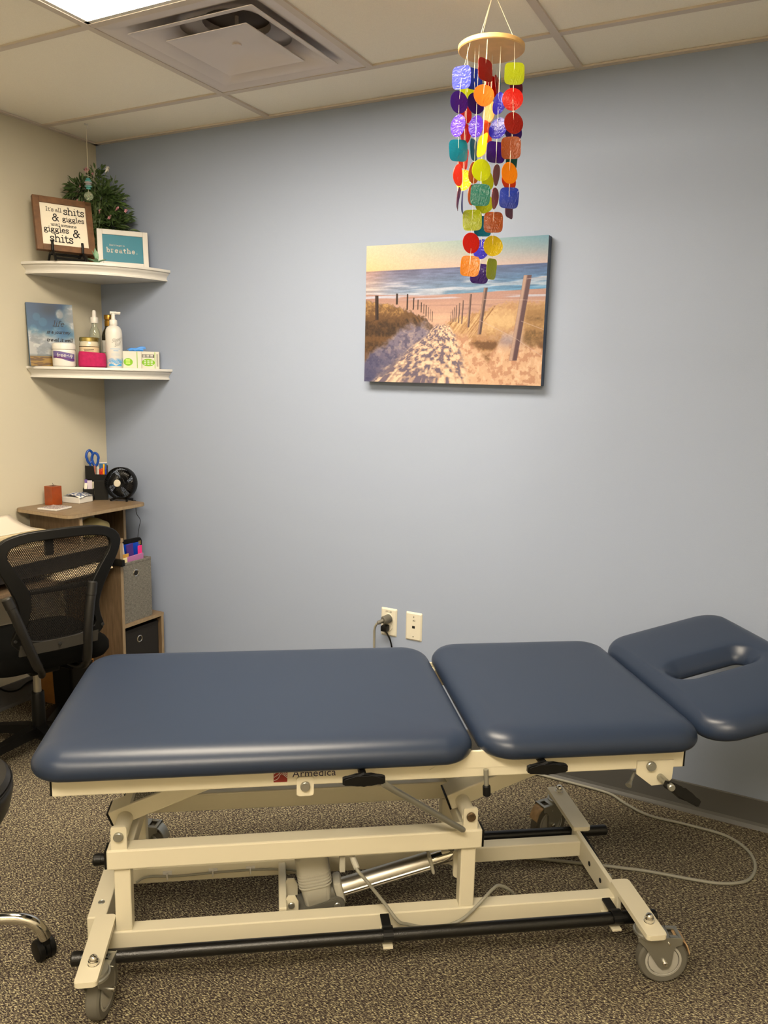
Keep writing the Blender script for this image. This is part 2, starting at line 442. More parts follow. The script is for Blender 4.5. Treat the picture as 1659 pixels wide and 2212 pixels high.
def cushion(s0, s1, t0, t1, top, r, label, hole=None):
    bm = BM()
    prof = [(.075, 0), (.045, -.0025), (.026, -.008), (.012, -.017), (.003, -.029), (0, -.041), (.002, -.052), (.009, -.060), (.02, -.064)]
    if hole:
        hs0, hs1, ht0, ht1 = hole
    if hole: prof = [(.026, -.006)]+prof[3:]
    N = 8; rings = []
    cs, ct = (s0+s1)/2, (t0+t1)/2
    for d, z in prof:
        rings.append([bm.verts.new((x, y, top+z)) for x, y in rrect(s0, s1, t0, t1, r, d, N)])
    k = len(rings[0])
    for a, b in zip(rings, rings[1:]):
        for i in range(k): bm.faces.new((a[i], a[(i+1) % k], b[(i+1) % k], b[i]))
    if not hole:
        c = [bm.verts.new((cs+(v.co.x-cs)*.5, ct+(v.co.y-ct)*.5, top+.0004)) for v in rings[0]]
        for i in range(k): bm.faces.new((rings[0][(i+1) % k], rings[0][i], c[i], c[(i+1) % k]))
        bm.faces.new(c)
        bm.faces.new(rings[-1][::-1])
    else:
        hp = [(-.040, -.002), (-.030, -.006), (-.018, -.016), (-.004, -.030), (.002, -.045), (.002, -.064)]
        hr = []
        for d, z in hp:
            q = rrect(hs0, hs1, ht0, ht1, .028, d, N)
            hr.append([bm.verts.new((x, y, top+z)) for x, y in q])
        mr = [bm.verts.new((a.co.x*.6+b.co.x*.4, a.co.y*.6+b.co.y*.4, top-.0002)) for a, b in zip(rings[0], hr[0])]
        for A, B in ((rings[0], mr), (mr, hr[0])):
            for i in range(k): bm.faces.new((A[(i+1) % k], A[i], B[i], B[(i+1) % k]))
        for a, b in zip(hr, hr[1:]):
            for i in range(k): bm.faces.new((a[i], a[(i+1) % k], b[(i+1) % k], b[i]))
        for i in range(k): bm.faces.new((rings[-1][i], rings[-1][(i+1) % k], hr[-1][(i+1) % k], hr[-1][i]))
    o = obj('cushion', bm, M_vinyl, TB, True); o['label'] = label
    md = o.modifiers.new('s', 'SUBSURF'); md.levels = 1; md.render_levels = 2
    return o
cushion(-.125, .848, -.022, .652, .652, .085, 'long navy vinyl leg cushion')
cushion(.856, 1.402, -.018, .662, .655, .085, 'middle navy vinyl seat cushion')
hc = cushion(0, .40, -.005, .655, 0, .085, 'tilted navy vinyl head cushion with a face opening', hole=(.088, .290, .275, .345))
hc.location = (1.398, 0, .652); hc.rotation_euler = (0, -math.radians(14), 0)

# --- deck frame
bm = BM()
for t0 in (.03, .575): box(bm, -.078, 1.362, t0, t0+.03, .538, .588, .003)
for s0, wd in ((-.06, .03), (.36, .03), (.79, .03), (.90, .03), (1.30, .03)): box(bm, s0, s0+wd, .058, .577, .545, .587, .003)
for t0 in (.0295, .599):   # raised hinge gusset at the gap
    prism(bm, [(.74, .560), (.80, .592), (.83, .602), (.885, .602), (.92, .590), (.98, .560)], 0, .007, plane_mtx((0, t0+.0065, 0), (1, 0, 0), (0, 0, 1)), .001)
obj('deck_frame', bm, M_frame, TB)
bm = BM()
for t0 in (.031, .576):
    box(bm, -.082, -.0775, t0, t0+.028, .539, .587, .001); box(bm, 1.3615, 1.366, t0, t0+.028, .539, .587, .001)
each('rail_end_cap', bm, M_black, TB)
bm = BM()   # neck plate that carries the head cushion
mh = Matrix.Translation((1.398, 0, .652)) @ Matrix.Rotation(-math.radians(14), 4, 'Y')
for y in (.16, .46): box(bm, -.02, .34, y, y+.025, -.090, -.0655, .002, mh)
each('head_support', bm, M_frame, TB)
bm = BM()
for y in (.16, .46): box(bm, 1.33, 1.40, y-.001, y+.026, .545, .585, .002)
each('head_hinge', bm, M_frame, TB)

def bolt(bm, p, r=.011, L=.008, d=(0, -1, 0)):
    p = Vector(p); d = Vector(d); cyl(bm, p, p+d*L, r, 14, .0015); cyl(bm, p+d*L, p+d*(L+.0004), r*.5, 6)
# tabs under the front rail
def tab(s0, s1, z0, z1, t0, name='pivot_tab'):
    bm = BM(); prism(bm, rrect(s0, s1, z0, z1, .006), 0, .006, plane_mtx((0, t0+.006, 0), (1, 0, 0), (0, 0, 1)), .0008); return obj(name, bm, M_frame, TB)
tab(.443, .481, .515, .56, .0245); tab(.443, .481, .515, .56, .6055)
bm = BM(); bolt(bm, (.462, .0245, .540)); obj('pivot_bolt', bm, M_zinc, TB); bm = BM(); bolt(bm, (1.275, .022, .550), .012)
for t0 in (.02,): pass
obj('pivot_bolt', bm, M_zinc, TB)
bm = BM(); prism(bm, [(1.243, .56), (1.243, .528), (1.283, .497), (1.318, .499), (1.333, .512), (1.335, .56)], 0, .006, plane_mtx((0, .03, 0), (1, 0, 0), (0, 0, 1)), .0008); obj('pivot_tab', bm, M_frame, TB)
bm = BM(); prism(bm, [(1.243, .56), (1.243, .528), (1.283, .497), (1.335, .512), (1.335, .56)], 0, .006, plane_mtx((0, .611, 0), (1, 0, 0), (0, 0, 1)), .0008); obj('pivot_tab', bm, M_frame, TB)
bm = BM(); tube(bm, [(1.25, .05, .520), (1.235, .035, .507), (1.225, .025, .500)], [.004, .004, .008], 12); obj('thumb_screw', bm, M_zinc, TB)

# paddle handles
def paddle(c, d, up, L=.092, w=.024, th=.016, label=None):
    m, _ = frame(Vector(c)-Vector(d).normalized()*L/2, Vector(c)+Vector(d).normalized()*L/2, up)
    bm = BM()
    poly = [(0, -.006), (.006, -w*.38), (L*.33, -w*.42), (L*.5, -w*.56), (L*.67, -w*.42), (L-.006, -w*.38), (L, -.006), (L, .006), (L-.006, w*.38), (L*.67, w*.40), (L*.5, w*.62), (L*.33, w*.40), (.006, w*.38), (0, .006)]
    mm = m @ Matrix.Rotation(PI/2, 4, 'X')
    prism(bm, poly, -th/2, th/2, mm, .003)
    return obj('lever_handle', bm, M_black, TB)
paddle((.585, -.042, .583), (1, 0, .0), (0, 0, 1)); paddle((.996, -.042, .590), (1, 0, .0), (0, 0, 1))
paddle((1.335, -.022, .500), (.8, -.05, -.50), (0, .3, 1), L=.10)
for s, z in ((.585, .583), (.996, .590), (1.302, .522)):
    bm = BM(); cyl(bm, (s, .035 if z > .53 else .03, z-.003), (s, -.036, z), .0085, 14, .002)
    obj('handle_stem', bm, M_black if z > .53 else M_zinc, TB)
bm = BM(); cyl(bm, (.637, .015, .54), (.848, .11, .358), .0075, 14); cyl(bm, (.835, .104, .369), (.852, .112, .355), .0062, 12)
obj('support_rod', bm, M_zinc, TB, True)
bm = BM(); cyl(bm, (.874, .022, .56), (.876, .018, .520), .0058, 12); obj('release_lever', bm, M_zinc, TB, True)
bm = BM(); cyl(bm, (.876, .018, .523), (.8775, .016, .498), .009, 14, .002); obj('lever_tip', bm, M_black, TB, True)
# brand mark on the rail
mt = plane_mtx((.49, .0291, .567), (1, 0, 0), (0, 0, 1))
bm = text_bm('Armedica', .0245, .0002, 'CENTER', 1.02); xform(bm, mt @ Matrix.Translation((-.008, -.008, .0002)) @ Matrix.Scale(1.0, 4))
ltr = obj('brand_lettering', bm, mat('ink_navy', (38, 30, 62), .5), TB)
bm = BM(); prism(bm, [(.0, 0), (.030, 0), (.031, .030), (.008, .032), (.0, .024)], 0, .0005, mt @ Matrix.Translation((-.098, -.018, 0)), 0)
lg = obj('brand_emblem', bm, mat('emblem_red', (128, 30, 20), .5), TB)
bm = BM()
for k in range(3):
    pts = [(.001+.0, .004+.008*k), (.010, .009+.009*k), (.017, .020+.004*k), (.030, .010+.004*k)]
    pts = [(p.x, p.y) for p in spl([(x, y, 0) for x, y in pts], 5)]
    for a, b in zip(pts, pts[1:]):
        d = Vector((b[0]-a[0], b[1]-a[1])).normalized(); nn = Vector((-d.y, d.x))*.0006
        bm.faces.new([bm.verts.new(mt @ Vector((-.098+q[0], -.018+min(q[1], .031), .0008))) for q in ((a[0]-nn.x, a[1]-nn.y), (b[0]-nn.x, b[1]-nn.y), (b[0]+nn.x, b[1]+nn.y), (a[0]+nn.x, a[1]+nn.y))])
obj('emblem_lines', bm, M_white, lg)

# --- lifting arms
for s in (.036, .873):
    a = Vector((s, .248, .380)); b = Vector((s+.425, .248, .545)); d = (b-a).normalized()
    bm = BM(); beam(bm, a-d*.036, b+d*.03, .062, .042); obj('lift_arm', bm, M_frame, TB)
    bm = BM(); beam(bm, a-d*.041, a-d*.036, .060, .040, bev=.001); obj('arm_end_cap', bm, M_black, TB)
    bm = BM(); cyl(bm, (s, .142, .372), (s, .41, .372), .0185, 20); cyl(bm, (s+.425, .06, .540), (s+.425, .575, .540), .0165, 20)
    obj('pivot_shaft', bm, M_frame, TB, True)
# sticker
a = Vector((.036, .248, .380)); d = (Vector((.461, .248, .545))-a).normalized()
ms = plane_mtx(a+d*.02+Vector((-d.z, 0, d.x))*.0216, d, (0, 1, 0))
if (ms.to_3x3() @ Vector((0, 0, 1))).z < 0: ms = ms @ Matrix.Rotation(PI, 4, 'X')
bm = BM(); box(bm, 0, .10, -.026, .026, 0, .0004, 0, ms); st = obj('warning_sticker', bm, mat('sticker_grey', (176, 172, 160), .5), TB)
bm = BM()
random.seed(3)
for k in range(8):
    x = .008
    while x < .09:
        L = random.uniform(.004, .012); box(bm, x, min(x+L, .092), -.022+k*.0058, -.0195+k*.0058, .0004, .0006, 0, ms); x += L+.002
obj('sticker_print', bm, M_void, st)

# --- middle frame
bm = BM()
for t0 in (.132, .372): box(bm, .006, .906, t0, t0+.044, .290, .340, .004)
box(bm, .02, .06, .176, .372, .295, .335, .003); box(bm, .86, .90, .176, .372, .295, .335, .003)
obj('middle_frame', bm, M_frame, TB)
bm = BM()
for t0 in (.134, .374):
    box(bm, .001, .0065, t0, t0+.040, .292, .338, .001); box(bm, .9055, .911, t0, t0+.040, .292, .338, .001)
each('rail_end_cap', bm, M_black, TB)
for s0 in (.017, .857):
    for t0 in (.136, .404):
        bm = BM(); prism(bm, rrect(s0, s0+.036, .33, .397, .006), 0, .008, plane_mtx((0, t0+.008, 0), (1, 0, 0), (0, 0, 1)), .001); obj('pivot_lug', bm, M_frame, TB)
bm = BM(); bolt(bm, (.035, .136, .374), .0115); obj('pivot_bolt', bm, M_zinc, TB)
bm = BM(); bolt(bm, (.875, .136, .376), .0115); obj('pivot_bolt', bm, mat('rusty_bolt', (96, 78, 56), .5, .6, noise=(80, .4)), TB)
# plates hanging from the middle frame to the rear
bm = BM()
for s0 in (.02, .856):
    for t0 in (.142, .372): box(bm, s0, s0+.038, t0, t0+.036, .124 if t0 < .2 else .132, .2895, .003)
each('upright_post', bm, M_frame, TB)

# --- base frame
bm = BM()
for t0, z0, z1 in ((.137, .079, .125), (.372, .088, .134)): box(bm, -.02, 1.272, t0, t0+.038, z0, z1, .003)
box(bm, 1.268, 1.280, .12, .44, .079, .146, .002)
box(bm, -.050, -.006, .160, .46, .088, .152, .003)
obj('base_frame', bm, M_frame, TB)
bm = BM()
for tt in (.225, .30): cyl(bm, (1.2675, tt, .112), (1.266, tt, .112), .0065, 12)
each('screw_hole', bm, M_void, TB)
plates = [(-.030, .018, -.055, .165), (1.266, 1.316, -.050, .166), (1.262, 1.314, .410, .645), (-.044, .010, .410, .645)]
NUTS = [(0, 0), (1.293, 0), (1.292, .615), (-.014, .615)]
for (a0, a1, b0, b1) in plates:
    bm = BM(); prism(bm, rrect(a0, a1, b0, b1, .008), .142, .155, None, .0012); obj('caster_plate', bm, M_frame, TB)
for x, y in NUTS:
    bm = BM(); lathe(bm, [(.0125, .155), (.0125, .1565), (.0115, .157), (.0115, .1645), (.0100, .1655), (.0095, .170), (.007, .1745), (.0035, .1765), (0, .177)], 18, Matrix.Translation((x, y, 0)))
    obj('acorn_nut', bm, M_chrome, TB, True)
bm = BM(); bolt(bm, (-.027, .215, .152), .008, .001, (0, 0, 1)); obj('plug_screw', bm, M_zinc, TB)
# foot bars
for t0, sA, sB, lb in ((.075, -.062, 1.352, 'near black foot bar'), (.458, -.095, 1.385, 'far black foot bar')):
    bm = BM(); cyl(bm, (sA, t0, .112), (sB, t0, .112), .0155, 20, .004); cyl(bm, (sA-.004, t0, .112), (sA+.02, t0, .112), .0162, 20, .003)
    obj('foot_bar', bm, M_blackm, TB, True)['label'] = lb
for s in (1.300,):
    bm = BM(); beam(bm, (s, .458, .112), (s, .27, .095), .010, .028, bev=.002); beam(bm, (s, .25, .095), (s, .075, .112), .010, .028, bev=.002)
    obj('pedal_link', bm, M_black, TB)
bm = BM(); cyl(bm, (1.278, .262, .095), (1.315, .262, .095), .009, 14, .002); obj('link_pin', bm, M_zinc, TB)
# bar clips
for s in (.665, 1.245):
    bm = BM(); prism(bm, [(.0, .0)]+[(0, 0)] and [(.0175*math.cos(math.radians(a)), .0175*math.sin(math.radians(a))) for a in range(-10, 191, 20)]+[(-.0215*1, .004)]+[(.0215*math.cos(math.radians(a)), .0215*math.sin(math.radians(a))) for a in range(170, -11, -20)], s-.012, s+.012, Matrix.Translation((0, .075, .112)) @ Matrix(((0, 0, 1, 0), (1, 0, 0, 0), (0, 1, 0, 0), (0, 0, 0, 1)))); box(bm, s-.011, s+.011, .094, .140, .118, .124, .001)
    obj('bar_clip', bm, M_black, TB)
    bm = BM(); box(bm, s-.012, s+.012, .062, .140, .084, .090, .001); obj('clip_plate', bm, M_frame, TB)

# --- actuator
bm = BM()
mrot = Matrix.Translation((.497, .25, .160)) @ Matrix.Rotation(math.radians(-9), 4, 'Y')
rings = []
for hx, hy, z in ((.030, .026, -.066), (.035, .031, -.060), (.038, .034, -.02), (.041, .036, .03), (.041, .036, .075), (.036, .031, .082)):
    rings.append([bm.verts.new(mrot @ Vector((x, y, z))) for x, y in rrect(-hx, hx, -hy, hy, .016)])
k = len(rings[0])
for a, b in zip(rings, rings[1:]):
    for i in range(k): bm.faces.new((a[i], a[(i+1) % k], b[(i+1) % k], b[i]))
bm.faces.new(rings[0][::-1]); bm.faces.new(rings[-1])
act = obj('motor_housing', bm, M_greyp, TB, True)
bm = BM()
for k in range(5):
    z = -.006+k*.0085; prism(bm, rrect(-.0425, .0430, -.0378, .0378, .017), z-.0022, z+.0022, mrot, .001)
obj('cooling_rib', bm, M_greyp, act)
bm = BM(); mk = Matrix.Translation((.50, .25, .086)) @ Matrix.Rotation(math.radians(-14), 4, 'Y')
prism(bm, [(x, z) for x, z in [(-.045, -.018), (.05, -.018)]+[(p[0], p[1]) for p in A_(.056, 0, .020, .020, -80, 80, 8)]+[(-.045, .014)]], -.036, .036, mk @ Matrix.Rotation(PI/2, 4, 'X'), .002)
gb = obj('gearbox', bm, M_dgrey, TB, True)
bm = BM(); bolt(bm, mk @ Vector((.056, -.0365, 0)), .009, .003); obj('gearbox_screw', bm, M_zinc, gb)
ta = Vector((.562, .25, .124)); tb = Vector((.800, .25, .186)); td = (tb-ta).normalized()
bm = BM(); beam(bm, ta-td*.012, ta+td*.010, .056, .066, bev=.008); obj('tube_collar', bm, M_greyp, TB, True)
bm = BM(); cyl(bm, ta-td*.045-Vector((0, 0, .004)), ta-td*.010, .026, 20, .003); obj('gear_neck', bm, M_dgrey, TB, True)
bm = BM(); m_, L_ = frame(ta+td*.01, tb)
pr = []
for i in range(64):
    a = 2*PI*i/64; r = .0235-(.0022 if (i % 4 == 0 and 10 < (i-34) % 64 < 30) else 0); pr.append((r*math.cos(a), r*math.sin(a)))
prism(bm, pr, 0, L_, m_ @ Matrix.Rotation(PI/2, 4, 'Y')); obj('actuator_tube', bm, M_alu, TB, True)
bm = BM(); beam(bm, tb-td*.004, tb+td*.006, .054, .054, bev=.006); obj('tube_end_ring', bm, M_greyp, TB, True)
bm = BM(); cyl(bm, tb, tb+td*.070, .0165, 24, .001); obj('piston_rod', bm, M_chrome, TB, True)
bm = BM(); prism(bm, rrect(.858, .895, .150, .225, .01), 0, .01, plane_mtx((0, .232, 0), (1, 0, 0), (0, 0, 1)), .001); prism(bm, rrect(.858, .895, .150, .225, .01), 0, .01, plane_mtx((0, .285, 0), (1, 0, 0), (0, 0, 1)), .001); box(bm, .83, .86, .24, .26, .19, .215, .003)
obj('rod_bracket', bm, M_frame, TB)
bm = BM()
for tt in (.215, .285): prism(bm, [(.418, .088), (.455, .088), (.455, .118), (.446, .136), (.428, .136), (.418, .118)], 0, .006, plane_mtx((0, tt+.003, 0), (1, 0, 0), (0, 0, 1)), .0008)
box(bm, .405, .425, .18, .372, .090, .128, .003)
obj('motor_bracket', bm, M_frame, TB)
bm = BM(); bolt(bm, (.437, .212, .112), .0085, .006); obj('bracket_bolt', bm, M_zinc, TB)
# pendant cable and wiring
bm = BM()
pc = [(.585, .16, .27), (.592, .125, .26), (.612, .12, .235), (.640, .122, .195), (.663, .118, .165), (.695, .105, .125), (.723, .118, .104), (.760, .128, .086), (.794, .130, .080), (.832, .130, .086), (.865, .130, .100), (.895, .13, .128), (.918, .136, .147), (.945, .16, .152), (.975, .19, .142), (1.02, .215, .10), (1.05, .24, .03), (1.08, .26, .007)]
tube(bm, spl(pc, 5), .0042, 10); obj('pendant_cable', bm, M_cord, TB, True)
bm = BM(); cyl(bm, (.578, .165, .285), (.594, .127, .258), .0075, 12, .002); box(bm, .553, .567, .15, .17, .235, .278, .002)
obj('cable_plug', bm, M_greyp, TB)
bm = BM(); tube(bm, spl([(.03, .362, .10), (.06, .366, .112), (.14, .3675, .108), (.25, .3675, .112), (.36, .3675, .112), (.43, .35, .118), (.47, .30, .14)], 5), .003, 8)
obj('motor_cable', bm, M_cord, TB, True)
for s in (.11, .23, .33):
    bm = BM(); box(bm, s-.012, s+.012, .369, .3725, .108, .122, .001); box(bm, s-.002, s+.002, .362, .37, .102, .118, .0005)
    obj('cable_clip', bm, M_white, TB)

# --- casters
def caster(x, y, ang, pedal=True, lb=None):
    m = Matrix.Translation((x, y, 0)) @ Matrix.Rotation(ang, 4, 'Z')
    bm = BM()
    lathe(bm, [(.010, .142), (.030, .142), (.0315, .139), (.0315, .135), (.035, .133), (.035, .127), (.022, .125)], 28, m)
    tx = .038
    for sgn in (-1, 1):
        y0 = sgn*.0215-(.0015)
        pf = [(-.031, .128), (.077, .128), (.077, .111), (.062, .106), (.057, .097), (.055, .060), (.050, .047), (.034, .043), (.022, .053), (-.010, .10), (-.029, .118)]
        prism(bm, pf, 0, .003, m @ plane_mtx((0, y0+.003, 0), (1, 0, 0), (0, 0, 1)), .0006)
    box(bm, -.024, .048, -.0225, .0225, .125, .1285, .001, m)
    box(bm, .066, .075, -.0225, .0225, .125, .1285, .001, m); box(bm, .045, .068, -.0225, -.012, .125, .1285, .0005, m); box(bm, .045, .068, .012, .0225, .125, .1285, .0005, m)
    c = obj('caster', bm, M_zinc, TB, True)
    if lb: c['label'] = lb
    ax = Matrix.Translation((x, y, 0)) @ Matrix.Rotation(ang, 4, 'Z') @ Matrix.Translation((tx, 0, .0612)) @ Matrix.Rotation(PI/2, 4, 'X')
    bm = BM(); lathe(bm, [(.043, -.0135), (.050, -.016), (.056, -.0155), (.0603, -.011), (.0612, 0), (.0603, .011), (.056, .0155), (.050, .016), (.043, .0135)], 40, ax)
    obj('tyre', bm, M_rubber, c, True)
    bm = BM()
    for sg in (1, -1): lathe(bm, [(.044, 0), (.044, sg*.0145), (.039, sg*.0155), (.0385, sg*.0135), (.0365, sg*.0135), (.0360, sg*.015), (.012, sg*.0165), (0, sg*.0165)], 40, ax)
    obj('wheel_hub', bm, M_hub, c, True)
    bm = BM(); cyl(bm, m @ Vector((tx, -.030, .0612)), m @ Vector((tx, .030, .0612)), .0065, 12, .0015); cyl(bm, m @ Vector((.045, -.0265, .113)), m @ Vector((.045, .0265, .113)), .003, 10)
    each('axle', bm, M_chrome, c, True)
    if pedal:
        bm = BM(); ps = spl([(.064, 0, .121), (.080, 0, .119), (.092, 0, .104), (.100, 0, .082)], 4)
        for sd in ((-1, 1),):
            top = []; bot = []
            for p in ps:
                top.append((bm.verts.new(m @ Vector((p.x, -.018, p.z+.0015))), bm.verts.new(m @ Vector((p.x, .018, p.z+.0015))))); bot.append((bm.verts.new(m @ Vector((p.x-.002, -.018, p.z-.0015))), bm.verts.new(m @ Vector((p.x-.002, .018, p.z-.0015)))))
            for i in range(len(ps)-1):
                bm.faces.new((top[i][0], top[i+1][0], top[i+1][1], top[i][1])); bm.faces.new((bot[i][0], bot[i][1], bot[i+1][1], bot[i+1][0]))
                for q in (0, 1): bm.faces.new((top[i][q], bot[i][q], bot[i+1][q], top[i+1][q]))
            bm.faces.new((top[0][0], top[0][1], bot[0][1], bot[0][0])); bm.faces.new((top[-1][0], top[-1][1], bot[-1][1], bot[-1][0]))
        obj('brake_pedal', bm, M_tan if (x > .5) else M_zinc, c, True)
caster(NUTS[0][0], NUTS[0][1], math.radians(80), True)
caster(NUTS[1][0], NUTS[1][1], math.radians(-8), True)
caster(NUTS[2][0], NUTS[2][1], math.radians(200), True)
caster(NUTS[3][0], NUTS[3][1], math.radians(-15), True)

# ================================================================ floor cable to the outlet
fc = [(2.10, -.60), (2.25, -.56), (2.42, -.50), (2.518, -.466), (2.557, -.454), (2.633, -.431), (2.76, -.405), (2.834, -.383), (2.895, -.335), (2.915, -.262), (2.904, -.192), (2.867, -.137), (2.808, -.105), (2.696, -.103), (2.58, -.108), (2.495, -.069), (2.445, -.034), (2.38, -.024), (2.2, -.022), (1.9, -.022), (1.62, -.024), (1.50, -.03)]
bm = BM(); pts = spl([(x, y, .0052) for x, y in fc], 5); tube(bm, pts+[Vector((1.487, -.03, .03)), Vector((1.483, -.034, .2)), Vector((1.481, -.038, .40)), Vector((1.483, -.042, .445)), Vector((1.488, -.046, .463)), Vector((1.497, -.05, .477)), Vector((1.509, -.05, .486))], .0048, 10)
pcb = obj('floor_cable', bm, M_cord, None, True)
tag(pcb, 'grey cable looping over the carpet and up the blue wall into the outlet', 'cable')
bm = BM(); cyl(bm, (1.500, -.052, .481), (1.522, -.036, .493), .008, 14, .003); cyl(bm, (1.520, -.040, .492), (1.533, -.0055, .497), .0165, 20, .004)
obj('plug', bm, M_dgrey, pcb, True)

# ================================================================ wall plates
def wall_plate(name, x, z, label, cat):
    t = thing(name, label, cat, (x, 0, z)); bm = BM()
    a = [bm.verts.new((px, 0, pz)) for px, pz in rrect(-.035, .035, -.0572, .0572, .003, 0, 3)]
    b = [bm.verts.new((px, -.002, pz)) for px, pz in rrect(-.035, .035, -.0572, .0572, .003, 0, 3)]
    c_ = [bm.verts.new((px, -.0062, pz)) for px, pz in rrect(-.035, .035, -.0572, .0572, .003, .006, 3)]
    k = len(a)
    for q, r in ((a, b), (b, c_)):
        for i in range(k): bm.faces.new((q[i], q[(i+1) % k], r[(i+1) % k], r[i]))
    bm.faces.new(c_); bm.faces.new(a); obj('cover_plate', bm, M_ivory, t); return t
PX1, PX2, PZ = 1.5273, 1.6373, .4773
t = wall_plate('power_outlet', PX1, PZ, 'ivory power outlet on the blue wall with two plugs in it', 'outlet')
bm = BM()
for dz in (.0195, -.0195): cyl(bm, (0, -.0055, dz), (0, -.0085, dz), .0172, 24, .001)
each('receptacle', bm, M_ivory, t, True)
bm = text_bm('PP1 #5', .0095, .0001); xform(bm, plane_mtx((0, -.0064, .040), (1, 0, 0), (0, 0, 1))); obj('lettering', bm, M_void, t)
t = wall_plate('phone_jack_plate', PX2, PZ, 'ivory data jack plate on the blue wall right of the outlet', 'jack plate')
bm = BM(); box(bm, -.006, .006, -.0066, -.006, -.007, .003); obj('jack', bm, M_void, t)
bm = text_bm('#2', .0105, .0001); xform(bm, plane_mtx((.002, -.0064, .022), (1, 0, 0), (0, 0, 1))); obj('lettering', bm, M_void, t)
bm = BM()
for z in (.040, -.040): cyl(bm, (0, -.006, z), (0, -.0072, z), .0025, 10)
each('plate_screw', bm, M_zinc, t)
# black plug
bm = BM(); tube(bm, spl([(1.530, -.036, .449), (1.540, -.036, .436), (1.550, -.034, .417), (1.556, -.028, .38), (1.556, -.02, .3), (1.55, -.02, .12), (1.55, -.03, .0045), (1.48, -.05, .0045), (1.2, -.05, .0045), (.8, -.04, .0045)], 5), .0033, 8)
bp = obj('power_plug', bm, M_black, None, True); tag(bp, 'black plug and cord in the lower socket of the outlet', 'plug')
bm = BM(); box(bm, 1.508, 1.535, -.040, -.009, .445, .470, .005); obj('plug_body', bm, M_black, bp, True)

# ================================================================ wind chime
CHIPS = [
(2.077,-0.761,2.177,0.046,0.057,'s','blue'),
(2.073,-0.762,2.12,0.045,0.051,'c','purple'),
(2.074,-0.762,2.065,0.035,0.053,'c','violet'),
(2.076,-0.761,2.007,0.048,0.055,'s','teal'),
(2.076,-0.761,1.948,0.025,0.053,'c','redorange'),
(2.078,-0.76,1.891,0.007,0.055,'s','plum'),
(2.135,-0.75,2.19,0.038,0.056,'s','darkred'),
(2.133,-0.751,2.131,0.051,0.054,'c','orange'),
(2.136,-0.749,2.016,0.021,0.056,'s','yellow'),
(2.135,-0.75,1.957,0.048,0.054,'c','lime'),
(2.135,-0.75,1.898,0.054,0.054,'s','green'),
(2.191,-0.696,2.191,0.051,0.054,'s','olive'),
(2.19,-0.696,2.132,0.054,0.054,'c','red'),
(2.195,-0.694,2.076,0.049,0.053,'c','darkred'),
(2.191,-0.696,2.017,0.054,0.056,'s','brown'),
(2.19,-0.696,1.957,0.043,0.054,'c','amber'),
(2.192,-0.695,1.898,0.053,0.053,'s','navy'),
(2.156,-0.59,1.895,0.025,0.051,'s','plum'),
(2.086,-0.701,2.193,0.044,0.054,'s','navy'),
(2.093,-0.698,2.134,0.046,0.053,'c','purple'),
(2.096,-0.696,2.079,0.034,0.055,'c','violet'),
(2.093,-0.698,2.021,0.021,0.057,'s','teal'),
(2.092,-0.698,1.966,0.028,0.052,'c','ochre'),
(2.073,-0.719,1.89,0.006,0.054,'s','navy'),
(2.043,-0.644,2.192,0.04,0.036,'s','lime'),
(2.044,-0.644,2.133,0.032,0.043,'c','red'),
(2.043,-0.644,2.08,0.028,0.047,'c','red'),
(2.043,-0.644,2.02,0.027,0.044,'s','redorange'),
(2.045,-0.643,1.964,0.041,0.053,'c','yellow'),
(2.066,-0.633,1.927,0.025,0.056,'c','ochre'),
(2.094,-0.597,2.203,0.033,0.049,'c','red'),
(2.1,-0.573,2.21,0.014,0.04,'s','red'),
(2.111,-0.645,2.125,0.028,0.046,'c','peach'),
(2.107,-0.647,2.077,0.028,0.052,'s','orange'),
(2.147,-0.683,2.131,0.028,0.055,'c','indigo'),
(2.148,-0.683,2.072,0.042,0.055,'c','indigo'),
(2.147,-0.683,2.015,0.049,0.053,'s','purple'),
(2.149,-0.682,1.959,0.02,0.054,'c','brown'),
(2.148,-0.683,1.902,0.021,0.053,'c','darkred'),
(2.148,-0.683,1.843,0.057,0.055,'s','burnt'),
(2.149,-0.682,1.784,0.051,0.052,'c','mustard'),
(2.149,-0.682,1.726,0.029,0.052,'s','olive'),
(2.111,-0.579,2.23,0.005,0.056,'s','teal'),
(2.102,-0.715,1.846,0.054,0.055,'s','olive'),
(2.102,-0.716,1.789,0.045,0.052,'c','red'),
(2.101,-0.716,1.731,0.053,0.052,'s','ochre'),
(2.098,-0.629,1.904,0.05,0.051,'c','olive'),
(2.097,-0.63,1.845,0.047,0.055,'s','teal'),
(2.097,-0.63,1.786,0.04,0.054,'c','indigo'),
(2.095,-0.63,1.723,0.051,0.052,'s','purple'),
(2.109,-0.635,1.961,0.035,0.052,'c','lime'),
(2.154,-0.58,2.187,0.037,0.036,'s','plum'),
(2.155,-0.58,2.09,0.048,0.043,'c','purple'),
(2.154,-0.58,2.021,0.034,0.037,'s','green'),
(2.149,-0.582,1.968,0.041,0.044,'c','redorange')]

